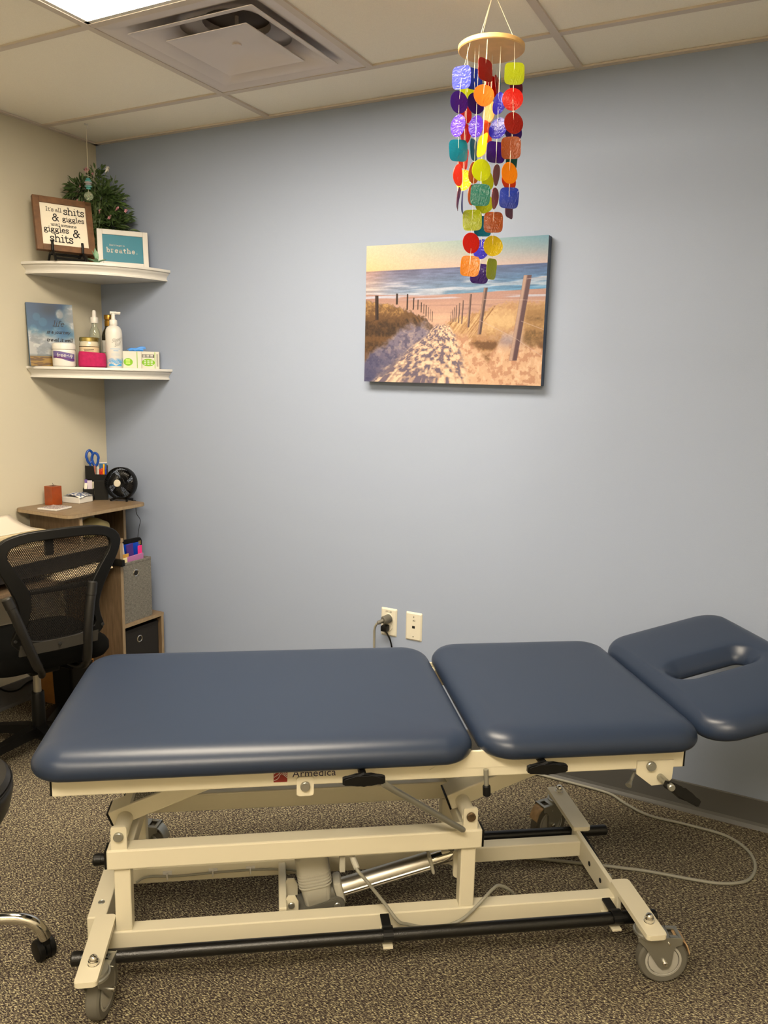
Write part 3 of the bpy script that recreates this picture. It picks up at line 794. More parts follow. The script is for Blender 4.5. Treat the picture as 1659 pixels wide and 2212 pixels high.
CCOL = dict(blue=(70, 80, 205), purple=(58, 22, 120), violet=(86, 40, 185), teal=(10, 120, 145), redorange=(228, 78, 20), plum=(120, 30, 70), darkred=(150, 28, 20), orange=(240, 130, 40), yellow=(250, 190, 20), lime=(205, 215, 20), green=(0, 104, 88), olive=(165, 175, 20), red=(205, 35, 25), brown=(140, 62, 6), amber=(245, 160, 20), navy=(25, 50, 150), ochre=(200, 122, 12), peach=(250, 175, 100), indigo=(48, 40, 175), burnt=(168, 78, 8), mustard=(205, 180, 20))
def shell_mat(n, c):
    m = mat('capiz_'+n, c, .28, coat=.5, spec=.5); nt = m.node_tree; b = nt.nodes['Principled BSDF']
    b.inputs['Coat Roughness'].default_value = .16
    tc = nt.nodes.new('ShaderNodeTexCoord'); nz = nt.nodes.new('ShaderNodeTexNoise'); nz.inputs['Scale'].default_value = 70; nz.inputs['Distortion'].default_value = 1.6
    nt.links.new(tc.outputs['Object'], nz.inputs[0]); bp = nt.nodes.new('ShaderNodeBump'); bp.inputs['Strength'].default_value = .8; bp.inputs['Distance'].default_value = .002
    nt.links.new(nz.outputs['Fac'], bp.inputs['Height']); nt.links.new(bp.outputs[0], b.inputs['Normal']); nt.links.new(bp.outputs[0], b.inputs['Coat Normal'])
    tr = nt.nodes.new('ShaderNodeBsdfTranslucent'); tr.inputs[0].default_value = (*lin(c), 1)
    mx = nt.nodes.new('ShaderNodeMixShader'); mx.inputs[0].default_value = .5
    out = [x for x in nt.nodes if x.type == 'OUTPUT_MATERIAL'][0]
    nt.links.new(b.outputs[0], mx.inputs[1]); nt.links.new(tr.outputs[0], mx.inputs[2]); nt.links.new(mx.outputs[0], out.inputs[0])
    return m
CM = {k: shell_mat(k, v) for k, v in CCOL.items()}
M_thread = mat('thread', (225, 215, 190), .6)
CX, CY, CZ = 2.115, -.664, 2.264
wc = thing('wind_chime', 'colourful capiz shell wind chime hanging from a round wooden disc', 'wind chime', (CX, CY, CZ))
bm = BM(); lathe(bm, [(0, 0), (.082, 0), (.0845, .002), (.0845, .011), (.082, .013), (0, .013)], 56); obj('wooden_disc', bm, mat('birch', (222, 180, 118), .5, noise=(30, .08)), wc, True)
bm = BM(); cyl(bm, (.0, 0, .14), (0, 0, H-CZ-.004), .0012, 8)
for a in (25, 145, 265): cyl(bm, (.066*math.cos(math.radians(a)), .066*math.sin(math.radians(a)), .012), (0, 0, .14), .0009, 6)
lathe(bm, [(.006, .160), (.009, .163), (.006, .166)], 12)
obj('hanging_cord', bm, M_thread, wc)
ang0 = math.radians(-64.6); random.seed(11)
groups_ = [(0, 6), (6, 8), (9, 11), (8, 9), (11, 17), (17, 18), (18, 23), (23, 24), (24, 28), (28, 29), (29, 30), (30, 31), (31, 32), (32, 34), (34, 38), (38, 42), (42, 43), (43, 46), (46, 50), (50, 51), (51, 55)]
for i, (x, y, z, wd, h, shp, cn) in enumerate(CHIPS):
    nom = .052 if shp == 'c' else .0505; hh_ = min(h, .054)
    ya = math.acos(min(1, wd/nom))*(-1 if cn in ('blue', 'indigo', 'violet', 'peach', 'yellow') else 1)
    bm = BM(); r = nom/2; n = 36; th = .0011
    pts = []
    for k in range(n):
        a = 2*PI*k/n; c_, s_ = math.cos(a), math.sin(a)
        if shp == 's':
            p = 4.6; q = (abs(c_)**p+abs(s_)**p)**(-1/p); pts.append((r*q*c_*.98, r*q*s_*1.04))
        else:
            wv = 1+.012*math.sin(3*a+i); pts.append((r*c_*wv, r*s_*wv))
    cur = random.uniform(-.0022, .0022)
    ra = []
    for sg in (-1, 1):
        rr_ = []
        for f in (1.0, .62, .25): rr_.append([bm.verts.new((px*f, sg*th/2+cur*(f*f)*(1+math.sin(2*k*2*PI/n+i)*.8), py*f)) for k, (px, py) in enumerate(pts)])
        for a_, b_ in zip(rr_, rr_[1:]):
            for k in range(n): bm.faces.new((a_[k], a_[(k+1) % n], b_[(k+1) % n], b_[k]))
        bm.faces.new(rr_[-1]); ra.append(rr_[0])
    for k in range(n): bm.faces.new((ra[0][k], ra[0][(k+1) % n], ra[1][(k+1) % n], ra[1][k]))
    tl = math.radians(random.uniform(-7, 7))
    o = obj('shell_tile', bm, CM[cn], wc, True, loc=(x-CX, y-CY, z-CZ), rot=(math.radians(random.uniform(-6, 6)), tl*.5, ang0+PI/2+ya))
    o['label'] = cn.replace('redorange', 'red-orange').replace('burnt', 'burnt orange')+(' round' if shp == 'c' else ' square')+' shell tile'
for (a, b) in groups_:
    seg = sorted([CHIPS[k] for k in range(a, b)], key=lambda q: -q[2])
    bm = BM(); x0, y0 = seg[0][0]-CX, seg[0][1]-CY; d0 = math.hypot(x0, y0); f0 = min(1, .078/max(d0, 1e-6))
    pts = [(x0*f0, y0*f0, .001)]+[(q[0]-CX, q[1]-CY, q[2]-CZ) for q in seg]
    if len(pts) > 1: tube(bm, pts, .00042, 5); obj('thread', bm, M_thread, wc)

# ================================================================ canvas print
def beach(u, v):
    F_ = lambda fx, fy, sd, o=4, a=u, b=v: fbm(a, b, fx, fy, sd, o)
    n1 = F_(6, 6, 1); fine = F_(90, 70, 2, 3); mid = F_(22, 18, 3, 4); hz = .185-.005*u
    C_ = np.zeros(u.shape+(3,))
    def put(mask, col): C_[:] = C_*(1-mask[..., None])+np.asarray(col)*mask[..., None]
    g = np.clip(v/hz, 0, 1)[..., None]; uu = u[..., None]
    top = np.array((236, 226, 182))*(1-uu)+np.array((112, 160, 172))*uu; bot = np.array((250, 212, 146))*(1-uu)**2+np.array((210, 184, 170))*(1-(1-uu)**2)
    C_[:] = top*(1-g**1.2)+bot*g**1.2
    # sea
    s = smooth(hz-.003, hz+.003, v); q = np.clip((v-hz)/.175, 0, 1); qq = q[..., None]
    sea = (np.array((128, 120, 138))*(1-uu)+np.array((76, 96, 134))*uu)*(1-qq)+(np.array((160, 164, 172))*(1-uu)+np.array((84, 150, 184))*uu)*qq
    w1 = F_(14, 90, 7, 4); w2 = F_(5, 42, 8, 4)
    sea = sea*(.80+.42*w1)[..., None]
    foam = smooth(.50, .74, w2+.20*(q-.65))*smooth(.1, .5, q)*(.5+.5*w1)
    sea = sea*(1-.8*foam[..., None])+np.array((226, 224, 220))*.8*foam[..., None]
    sea += np.array((64, 34, 0))*(np.exp(-(u/.12)**2)*(1-q*.6))[..., None]
    C_[:] = C_*(1-s[..., None])+sea*s[..., None]
    sh = .352+.012*np.sin(u*4)+.006*(n1-.5); put(smooth(sh, sh+.006, v), (188, 146, 126))
    put(smooth(.362, .37, v)*smooth(.405, .39, v)*smooth(.42, .62, F_(3, 46, 9, 3)), (204, 204, 208))
    put(smooth(.400, .43, v), (200, 158, 132)); put(smooth(.41, .46, v)*smooth(.50, .72, F_(5, 70, 12, 3))*.7, (150, 114, 108))
    put(np.exp(-((u-.45)/.10)**2-((v-.54)/.05)**2)*.8, (230, 190, 150))
    # right-hand dune: sand
    rd = np.interp(u, [0, .455, .5, .6, .7, .8, .9, 1], [2, .60, .555, .51, .48, .43, .44, .44])
    mR = smooth(rd-.012, rd+.012, v+.05*(fine-.5)); put(mR, (222, 178, 134))
    put(mR*(.15+.7*smooth(.45, .75, F_(60, 26, 21, 4))), (240, 202, 158)); put(mR*.55*smooth(.52, .36, F_(48, 34, 22, 4)), (176, 120, 88))
    put(mR*np.exp(-(((u-.82)/.075)**2+((v-.69)/.05)**2))*.75, (158, 146, 148))
    # grass tufts: streaks leaning with the wind
    def grass(mask, lean, sd, dk, md, lt):
        a_ = u+lean*v; st = .6*vnoise(a_, v*.5, 170, 14, sd)+.4*vnoise(a_+.3*v, v, 90, 22, sd+1); st = .75*st+.25*fine
        put(mask, md); put(mask*smooth(.52, .80, st), lt); put(mask*smooth(.48, .24, st)*.9, dk)
    low = np.interp(u, [.44, .5, .58, .66, .72, .80, .88, 1], [.60, .60, .66, .74, .82, .64, .60, .74])
    mg = np.clip(mR*smooth(.035, -.035, v-low-.10*(mid-.5))*smooth(.455, .50, u), 0, 1)
    mg = mg*(.62+.38*smooth(.36, .52, mid+.25*(fine-.5)))
    grass(mg, .55, 14, (110, 76, 46), (176, 132, 84), (224, 186, 128))
    mg2 = smooth(.88, .92, u)*smooth(.44, .50, v)*smooth(.76, .66, v+.1*(mid-.5)); grass(mg2, .5, 24, (104, 78, 44), (168, 128, 78), (216, 178, 116))
    # left-hand dune: shaded sand
    ld = np.interp(u, [0, .1, .2, .3, .36, .41, .425, .5, 1], [.40, .42, .45, .50, .53, .60, .66, 2, 2])
    side = smooth(.02, -.02, u-(.44-.52*np.clip(v-.62, 0, 1))-.04*(mid-.5))
    mL = np.maximum(smooth(ld-.01, ld+.012, v+.04*(fine-.5))*smooth(.44, .41, u), smooth(.60, .64, v)*side)
    put(mL, (136, 124, 132)); put(mL*smooth(.42, .72, F_(46, 40, 31, 4))*.75, (182, 160, 148)); put(mL*smooth(.52, .30, F_(52, 44, 32, 4))*.7, (88, 82, 102))
    put(mL*smooth(.58, 1.0, v)*smooth(.42, .02, u+.1*(mid-.5))*.72, (62, 66, 100))
    top_ = np.interp(u, [0, .12, .2, .28, .36, .42], [.84, .72, .62, .57, .575, .61])
    gl = np.clip(mL*smooth(.03, -.04, v-top_-.10*(mid-.5)), 0, 1); grass(gl, -.75, 33, (52, 38, 30), (112, 80, 48), (214, 168, 100))
    # trodden path, footprints
    cl = np.interp(v, [.56, .66, .8, 1], [.465, .45, .40, .34]); hw = np.interp(v, [.56, .66, .8, 1], [.03, .09, .19, .30])
    d = (u-cl)/hw+.35*(mid-.5); mp = smooth(1.08, .75, abs(d))*smooth(.565, .60, v)
    sc = np.clip(v-.50, .06, 1); ft = .55*vnoise((u-.46)/sc*.35+.6, np.log(sc+.02)*.42+1.3, 48, 34, 41)+.30*vnoise((u-.46)/sc*.35+.6, np.log(sc+.02)*.42+1.3, 110, 84, 42)+.15*fine
    put(mp*.85, (206, 172, 138)); lit = smooth(.50, .66, ft+.10*np.clip(d, -1, 1)); put(mp*lit*.9, (248, 216, 172)); dk = smooth(.50, .34, ft+.07*np.clip(d, -1, 1)); put(mp*dk*.78, (92, 84, 104))
    # fence posts
    def post(x0, y0, x1, y1, w_, c1, c2):
        t_ = np.clip((v-y0)/(y1-y0), 0, 1); xc = x0+(x1-x0)*t_; ins = smooth(y0-.003, y0+.003, v)*smooth(y1+.004, y1-.004, v)
        dd = (u-xc)/w_; mk = ins*smooth(.56, .44, abs(dd)); put(mk, c2); put(mk*smooth(.05, -.2, dd), c1)
    dkp = ((70, 50, 42), (48, 36, 34)); lgp = ((160, 128, 108), (92, 70, 66))
    for a in ((.068, .362, .072, .54, .020), (.190, .352, .190, .43, .011), (.252, .357, .252, .47, .009), (.290, .385, .288, .47, .007), (.315, .40, .315, .47, .006), (.335, .42, .335, .49, .005), (.35, .43, .35, .50, .004), (.363, .44, .363, .52, .004), (.376, .455, .376, .535, .003), (.39, .47, .39, .55, .003), (.40, .485, .40, .56, .003)): post(*a, *dkp)
    for a in ((.570, .412, .566, .575, .008), (.551, .43, .548, .57, .007), (.535, .445, .533, .56, .006), (.524, .46, .522, .56, .005), (.514, .475, .512, .56, .004), (.505, .49, .503, .56, .003), (.610, .37, .603, .60, .012), (.690, .33, .665, .65, .020)): post(*a, *lgp)
    post(.905, .255, .850, .83, .040, (190, 158, 134), (96, 70, 72))
    for a, b, c, d_ in ((.90, .42, 1, .43), (.88, .56, 1, .62), (.86, .68, 1, .80), (.68, .41, .90, .42), (.66, .55, .86, .68), (.90, .28, 1, .27)):
        yy = b+(d_-b)*np.clip((u-a)/(c-a), 0, 1); put(smooth(a, a+.002, u)*smooth(c, c-.002, u)*smooth(.0030, .0012, abs(v-yy))*.6, (214, 190, 170))
    C_[:] *= (.96+.08*F_(170, 130, 77, 2))[..., None]
    return C_
CW0, CW1, CZ0, CZ1 = 1.4148, 2.1053, 1.4228, 1.9177
cv = thing('canvas_print', 'canvas print of a sandy beach path with fence posts and the sea', 'wall picture', ((CW0+CW1)/2, 0, (CZ0+CZ1)/2))
W_, H_ = CW1-CW0, CZ1-CZ0
bm = BM(); box(bm, -W_/2, W_/2, -.0395, -.003, -H_/2, H_/2, .0015)
obj('stretcher', bm, mat('canvas_wrap', (64, 78, 100), .7, noise=(5, .5)), cv)
paint_grid('printed_sheet', W_, H_, 560, 420, beach, vmat('beach_print', .55), cv, plane_mtx((0, -.0402, 0), (1, 0, 0), (0, 0, 1)), (.56, .58, .72))

# ================================================================ corner shelves
def shelf(ztop, label):
    t = thing('corner_shelf', label, 'shelf', (0, 0, ztop), group='white quarter-round corner shelves')
    bm = BM(); prof = [(.0, 0), (.420, 0), (.4205, -.001), (.4205, -.010), (.419, -.011), (.413, -.0125), (.412, -.017), (.406, -.022), (.4005, -.029), (.3985, -.036), (.399, -.039), (.403, -.0405), (.403, -.046), (0, -.046)]
    N = 40; cols = []
    for k in range(N+1):
        a = -PI/2*k/N; cols.append([bm.verts.new((r*math.cos(a)+.0005, r*math.sin(a)-.0005, z)) for r, z in prof[1:-1]])
    ct = bm.verts.new((.0005, -.0005, 0)); cb = bm.verts.new((.0005, -.0005, -.046))
    for a, b in zip(cols, cols[1:]):
        for i in range(len(a)-1): bm.faces.new((a[i], b[i], b[i+1], a[i+1]))
        bm.faces.new((ct, b[0], a[0])); bm.faces.new((cb, a[-1], b[-1]))
    bm.faces.new([ct]+cols[0]+[cb]); bm.faces.new([cb]+cols[-1][::-1]+[ct])
    obj('shelf_board', bm, M_white, t, True); return t
shelf(1.8745, 'upper white corner shelf holding the two framed signs')
shelf(1.4525, 'lower white corner shelf holding jars, bottles and boxes')
ZU, ZL = 1.8745, 1.4525

def facing(p, ang, lean):
    """plane matrix: x right as seen from the front, y up the face, z towards the viewer; origin p at the base"""
    a = math.radians(ang); n = Vector((math.cos(a), math.sin(a), 0)); x = Vector((-math.sin(a), math.cos(a), 0))
    l = math.radians(lean); y = Vector((0, 0, 1))*math.cos(l)-n*math.sin(l); z = x.cross(y)
    m = Matrix((x, y, z)).transposed().to_4x4(); m.translation = Vector(p); return m

# --- wooden sign on an easel
sg = thing('framed_sign', 'brown wood framed sign with black lettering on white, on the upper corner shelf', 'sign', (.147, -.312, 1.918), 0)
SGM = facing((0, 0, 0), -25, 12)
SW, SH = .234, .222
bm = BM(); fw = .025
M_walnut = mat('walnut_frame', (104, 70, 40), .55, noise=(30, .3, (1, 1, 1)))
for x0, x1, y0, y1 in ((-SW/2, -SW/2+fw, 0, SH), (SW/2-fw, SW/2, 0, SH), (-SW/2+fw, SW/2-fw, SH-fw, SH), (-SW/2+fw, SW/2-fw, 0, fw)): box(bm, x0, x1, y0, y1, -.012, .010, .0012, SGM)
obj('wood_frame', bm, M_walnut, sg)
bm = BM(); box(bm, -SW/2+fw, SW/2-fw, fw, SH-fw, -.006, .001, 0, SGM); obj('sign_board', bm, mat('sign_white', (232, 224, 206), .6), sg)
bm = BM(); pw, ph = SW-2*fw, SH-2*fw; X = lambda f: -pw/2+pw*f; Y = lambda f: SH-fw-ph*f
sm = SGM @ Matrix.Translation((0, 0, .0012))
ink(bm, "It's all", X(.13), Y(.185), .0235, .0021, sm); ink(bm, 'shits', X(.51), Y(.225), .0415, .0037, sm)
ink(bm, '&', X(.25), Y(.41), .0415, .0042, sm); ink(bm, 'giggles', X(.47), Y(.395), .0300, .0028, sm)
ink(bm, 'until someone', X(.21), Y(.53), .0172, .0019, sm)
ink(bm, 'giggles', X(.05), Y(.68), .0335, .0032, sm); ink(bm, '&', X(.67), Y(.76), .0450, .0046, sm)
ink(bm, 'shits', X(.16), Y(.915), .0460, .0042, sm)
obj('sign_lettering', bm, mat('sign_ink', (26, 22, 30), .6), sg)
ea = thing('easel', 'small black easel stand holding the wood framed sign', 'easel', (.147, -.312, ZU))
bm = BM()
EM = facing((0, 0, 0), -25, 0)
for x in (-.062, .058):
    P = [(x, .002, .062), (x, .020, .050), (x, .036, .030), (x, .038, .020), (x, .036, .014), (x, .040, .020+.006), (x, .062, .030), (x, .078, .026)]
    tube(bm, [EM @ Vector(p) for p in spl(P[:3]+[(x, .046, .024), (x, .066, .024), (x, .084, .019)], 5)], .0055, 8)
    tube(bm, [EM @ Vector(p) for p in spl([(x, .038, .026), (x, .036, .0), (x, .034, -.02), (x, .006, -.045)], 5)], .005, 8)
for y, z in ((.012, .045), (.034, -.018)): cyl(bm, EM @ Vector((-.062, y, z)), EM @ Vector((.058, y, z)), .005, 8)
obj('easel_frame', bm, M_black, ea, True)

# --- breathe frame
bf = thing('picture_frame', 'white framed teal card reading breathe, right side of the upper corner shelf', 'picture frame', (.272, -.122, ZU+.0015), 0)
BMx = facing((0, 0, 0), -38, 10); BW, BH = .208, .158
bm = BM(); fw = .0215
for x0, x1, y0, y1 in ((-BW/2, -BW/2+fw, 0, BH), (BW/2-fw, BW/2, 0, BH), (-BW/2+fw, BW/2-fw, BH-fw, BH), (-BW/2+fw, BW/2-fw, 0, fw)): box(bm, x0, x1, y0, y1, -.009, .007, .0015, BMx)
obj('frame_moulding', bm, M_white, bf)
bm = BM(); box(bm, -BW/2+fw, BW/2-fw, fw, BH-fw, -.004, .002, 0, BMx); obj('teal_card', bm, mat('teal_card', (30, 116, 140), .5), bf)
bm = BM(); sm = BMx @ Matrix.Translation((0, 0, .0022)); ink(bm, 'breathe.', -.068, .062, .0285, .0037, sm, sp=.14); ink(bm, "Don't forget to", -.055, .090, .0088, .0011, sm, sp=.06)
obj('card_lettering', bm, M_white, bf)

# --- flowers
fl = thing('flower_arrangement', 'bushy green arrangement with small pink blossoms, behind the signs on the upper shelf', 'flowers', (.135, -.135, ZU))
M_leaf = mat('leaf_green', (62, 84, 42), .5, noise=(40, .5)); M_leaf2 = mat('stem_green', (92, 112, 58), .55)
M_pink = mat('blossom_pink', (196, 138, 150), .6); M_straw = mat('straw', (116, 84, 46), .9, noise=(80, .4))
random.seed(21)
bm = BM()
def leaf(bm, p, d, L, wd):
    d = d.normalized(); s = d.cross(Vector((random.uniform(-1, 1), random.uniform(-1, 1), random.uniform(-1, 1)))).normalized(); up = s.cross(d)
    A = [];
    for f, wf in ((0, .25), (.35, 1), (.7, .75), (1, .06)):
        c = p+d*L*f+Vector((0, 0, -1))*L*.35*f*f; A.append((c-s*wd*wf/2, c+up*wd*.15*wf, c+s*wd*wf/2))
    V = [[bm.verts.new(q) for q in r] for r in A]
    for a, b in zip(V, V[1:]):
        bm.faces.new((a[0], a[1], b[1], b[0])); bm.faces.new((a[1], a[2], b[2], b[1]))
def inside(p):
    X_, Y_, Z_ = p.x+.135, p.y-.135, p.z
    if not (X_ > .008 and Y_ < -.008 and Z_ > .03): return False
    dS = (X_-.147)*.906-(Y_+.312)*.423; dB = (X_-.272)*.788-(Y_+.122)*.616
    along = (X_-.147)*.423+(Y_+.312)*.906; alb = (X_-.272)*.616+(Y_+.122)*.788
    if Z_ < .28 and along < .14 and dS > -.022-.21*max(Z_, 0): return False
    if Z_ < .18 and abs(alb) < .13 and dB > -.018-.18*max(Z_, 0): return False
    return True
cnt = 0
blobs = [((-.02, .0, .19), .085, 380), ((.03, .015, .28), .10, 620), ((.05, .03, .19), .095, 560), ((-.045, -.045, .32), .06, 200), ((.0, .0, .38), .05, 60), ((.03, .02, .10), .07, 200)]
for (cx, cy, cz), r, n in blobs:
    for _ in range(n):
        v = Vector((random.gauss(0, 1), random.gauss(0, 1), random.gauss(0, 1))).normalized(); p = Vector((cx, cy, cz))+v*r*random.uniform(.2, .9)
        d = v+Vector((random.uniform(-.5, .5), random.uniform(-.5, .5), random.uniform(-.2, .8))); L = random.uniform(.026, .050)
        if inside(p) and inside(p+d.normalized()*L*1.1): leaf(bm, p, d, L, random.uniform(.007, .013))
obj('foliage', bm, M_leaf, fl)
bm = BM()
for k in range(26):
    a = random.uniform(0, 2*PI); r = random.uniform(.02, .09); q = Vector((r*math.cos(a), r*math.sin(a), random.uniform(.2, .43)))
    if not inside(q): q = Vector((abs(q.x)*.5, -abs(q.y)*.5, q.z))
    tube(bm, spl([(0, 0, .03), (q.x*.3, q.y*.3, q.z*.5), q], 4), .0011, 5)
tube(bm, spl([(.02, .01, .25), (.05, .0, .36), (.075, .0, .40)], 4), .0013, 5)
tube(bm, spl([(.05, .03, .22), (.12, .02, .26), (.17, .04, .235)], 4), .0011, 5)
obj('stems', bm, M_leaf2, fl)
fpos = [(-.055, -.05, .305), (-.045, -.06, .275), (-.03, -.05, .34), (-.06, -.06, .33), (-.01, -.03, .40), (.005, -.02, .385), (-.03, -.02, .41), (.01, -.04, .30), (.045, -.02, .235), (.09, -.01, .21), (.115, .01, .245), (.145, .03, .24), (.05, .0, .15), (-.0, -.07, .26)]
for k, p in enumerate(fpos):
    bm = BM()
    for j in range(5):
        a = 2*PI*j/5; leaf(bm, Vector(p), Vector((math.cos(a), math.sin(a)*.6-.5, math.sin(a))), .013, .008)
    obj('blossom', bm, M_pink, fl)
bm = BM()
for j in range(6):
    a = 2*PI*j/6; leaf(bm, Vector((.078, .0, .405)), Vector((math.cos(a), -.4, math.sin(a)+.4)), .017, .009)
obj('blossom', bm, M_white, fl)['label'] = 'white blossom'
bm = BM(); lathe(bm, [(.0, 0), (.034, 0), (.044, .02), (.046, .05), (.038, .07), (0, .075)], 20, Matrix.Translation((.022, -.012, 0)))
for k in range(160):
    a = random.uniform(0, 2*PI); z = random.uniform(.005, .07); p = Vector((.022+.044*math.cos(a), -.012+.044*math.sin(a), z)); q = p+Vector((random.uniform(-.015, .015), random.uniform(-.015, .015), random.uniform(.0, .03)))
    tube(bm, [p, q], .0008, 4)
obj('straw_basket', bm, M_straw, fl)

# --- succulent
su = thing('succulent', 'small pale green artificial succulent at the front of the upper shelf', 'plant', (.262, -.262, ZU))
bm = BM(); random.seed(4)
for j, (a, el, L) in enumerate([(-130, 70, .05), (-80, 82, .058), (-30, 74, .045), (-150, 20, .04), (-45, 12, .05), (20, 15, .045), (80, 20, .04), (160, 25, .035), (-100, 15, .04)]):
    a = math.radians(a); e = math.radians(el); d = Vector((math.cos(a)*math.cos(e), math.sin(a)*math.cos(e), math.sin(e))); s = Vector((-math.sin(a), math.cos(a), 0)); n_ = s.cross(d)
    V = []
    for f, wf in ((0, .5), (.4, 1), (.75, .8), (1, .05)):
        c = Vector((0, 0, .006))+d*L*f; wd = .016*wf; V.append([bm.verts.new(q) for q in (c-s*wd/2, c-n_*wd*.28, c+s*wd/2, c+n_*wd*.1)])
    for p, q in zip(V, V[1:]):
        for i in range(4): bm.faces.new((p[i], p[(i+1) % 4], q[(i+1) % 4], q[i]))
    bm.faces.new(V[0]); bm.faces.new(V[-1])
cyl(bm, (0, 0, 0), (0, 0, .010), .012, 12)
obj('leaves', bm, mat('succulent_green', (130, 168, 140), .55, noise=(60, .2)), su, True)

# --- crystal suncatcher
sc = thing('suncatcher', 'crystal ball suncatcher with turquoise beads hanging from the ceiling grid in the corner', 'suncatcher', (.2085, -.2415, 2.149))
bm = BM(); bmesh.ops.create_icosphere(bm, subdivisions=2, radius=.0185); 
obj('crystal_ball', bm, mat('crystal', (226, 240, 214), .03, trans=.85, ior=1.5), sc)
bm = BM(); cyl(bm, (0, 0, .018), (0, 0, H-2.149-.02), .0007, 6); obj('thread', bm, M_thread, sc)
bm = BM(); cyl(bm, (0, 0, H-2.149-.004), (0, 0, H-2.149-.0015), .008, 12); tube(bm, spl([(0, 0, H-2.149-.004), (.006, 0, H-2.149-.012), (0, 0, H-2.149-.022)], 4), .0015, 6); obj('ceiling_clip', bm, M_white, sc)
random.seed(8)
for z, r, cc in ((.030, .011, (110, 190, 190)), (.038, .017, (140, 206, 206)), (.046, .013, (205, 196, 200)), (.053, .018, (214, 206, 210)), (.060, .015, (120, 196, 200)), (.067, .010, (96, 176, 186))):
    bm = BM(); lathe(bm, [(0, z-.004), (r*.7, z-.003), (r, z), (r*.7, z+.003), (0, z+.004)], 7)
    obj('bead', bm, mat('bead', cc, .15, trans=.3), sc)

# ================================================================ lower shelf objects
# journal
def skybook(u, v):
    C_ = np.zeros(u.shape+(3,)); n = fbm(u, v, 3, 4, 51, 5); uu = u[..., None]; vv = v[..., None]
    C_[:] = np.array((24, 74, 120))*(1-vv)+np.array((44, 140, 178))*vv
    C_[:] = C_*(1-.35*np.exp(-((u-.5)/.25)**2-((v-.1)/.12)**2))[..., None]
    def put(mask, col): C_[:] = C_*(1-mask[..., None])+np.asarray(col)*mask[..., None]
    for x, y, r in ((.2, .22, .09), (.33, .3, .1), (.12, .4, .08)): put(smooth(r, r*.8, np.hypot(u-x, (v-y)*1.3))*.25, (90, 170, 200))
    cl = np.maximum(smooth(.36, .56, v+.25*(n-.5)), np.maximum(smooth(.62, 1.0, u+.5*(n-.5)-.3*abs(v-.25)), smooth(.12, .04, np.hypot(u-.72, (v-.17)*1.2)+.08*(n-.5))))
    put(cl, (206, 202, 196)); put(cl*smooth(.5, .65, fbm(u, v, 5, 8, 60, 4)), (238, 234, 226)); put(cl*smooth(.5, .35, fbm(u, v, 4, 9, 61, 4))*.6, (120, 128, 138))
    put(np.exp(-((u-.72)/.18)**2-((v-.5)/.12)**2)*.8, (50, 116, 168))
    put(smooth(.84, .845, v), (178, 132, 44)); put(smooth(.845, .85, v)*smooth(.45, .6, fbm(u, v, 5, 30, 70, 3)), (118, 80, 30)); put(smooth(.855, .84, v)*smooth(.80, .84, v)*.6, (110, 116, 116))
    return C_
jr = thing('journal', 'journal with a blue cloudy sky cover leaning on the left wall on the lower shelf', 'book', (.092, -.356, ZL+.0015))
JM = facing((0, 0, 0), -29, 9); JW, JH = .182, .262
bm = BM(); box(bm, -JW/2+.002, JW/2-.003, .003, JH-.003, -.013, -.002, 0, JM); obj('pages', bm, M_white, jr)
bm = BM(); box(bm, -JW/2, JW/2, 0, JH, -.0025, 0, .0006, JM); box(bm, -JW/2, JW/2, 0, JH, -.0155, -.013, .0006, JM); box(bm, -JW/2-.002, -JW/2+.001, 0, JH, -.0155, 0, .0006, JM)
obj('cover', bm, mat('book_blue', (30, 66, 92), .5), jr)
paint_grid('cover_print', JW, JH, 110, 150, skybook, vmat('journal_print', .4), jr, JM @ Matrix.Translation((0, JH/2, .0004)), (.46, .50, .56))
bm = BM(); sm = JM @ Matrix.Translation((0, 0, .0007))
ink(bm, 'life', .006, .168, .032, .0026, sm, slant=.3); ink(bm, 'is a journey', -.020, .137, .0190, .0021, sm, slant=.3); ink(bm, 'travel it well', -.022, .104, .0192, .0024, sm, slant=.3)
box(bm, .0, .038, .084, .0848, .0, .0006, 0, sm)
obj('lettering', bm, mat('ink_black', (20, 22, 34), .6), jr)

def lettered(parent, s, size, r, z, ang, m, bend=True, sx=1, name='lettering'):
    """flat text wrapped on a cylinder of radius r about the parent's axis, centred on angle ang (deg)"""
    bm = text_bm(s, size, .0002)
    for v in bm.verts:
        a = math.radians(ang)+v.co.x*sx/r; rr_ = r+v.co.z+.0004; v.co = Vector((rr_*math.cos(a), rr_*math.sin(a), z+v.co.y))
    return obj(name, bm, m, parent)

# white jar
j = thing('ointment_jar', 'white lidded jar with a purple swoosh label on the lower shelf', 'jar', (.142, -.345, ZL))
bm = BM(); lathe(bm, [(0, 0), (.040, 0), (.045, .004), (.0455, .012), (.0455, .062), (.044, .068), (.042, .071), (0, .071)], 40); obj('jar_body', bm, M_white, j, True)
bm = BM(); lathe(bm, [(.0445, .070), (.0465, .072), (.0465, .088), (.044, .095), (.036, .0985), (0, .099)], 40); obj('lid', bm, M_white, j, True)
bm = BM()
def swoosh(bm, r, f0, f1, a0, a1, n=24):
    A = []
    for k in range(n+1):
        t_ = k/n; a = math.radians(a0+(a1-a0)*t_); A.append((bm.verts.new((r*math.cos(a), r*math.sin(a), f0(t_))), bm.verts.new((r*math.cos(a), r*math.sin(a), f1(t_)))))
    for p, q in zip(A, A[1:]): bm.faces.new((p[0], q[0], q[1], p[1]))
swoosh(bm, .0459, lambda t: .034-.010*t+.004*math.sin(t*6), lambda t: .064-.010*t+.002*math.sin(t*5), -105, 20); obj('label_swoosh', bm, mat('label_violet', (96, 84, 138), .4), j)
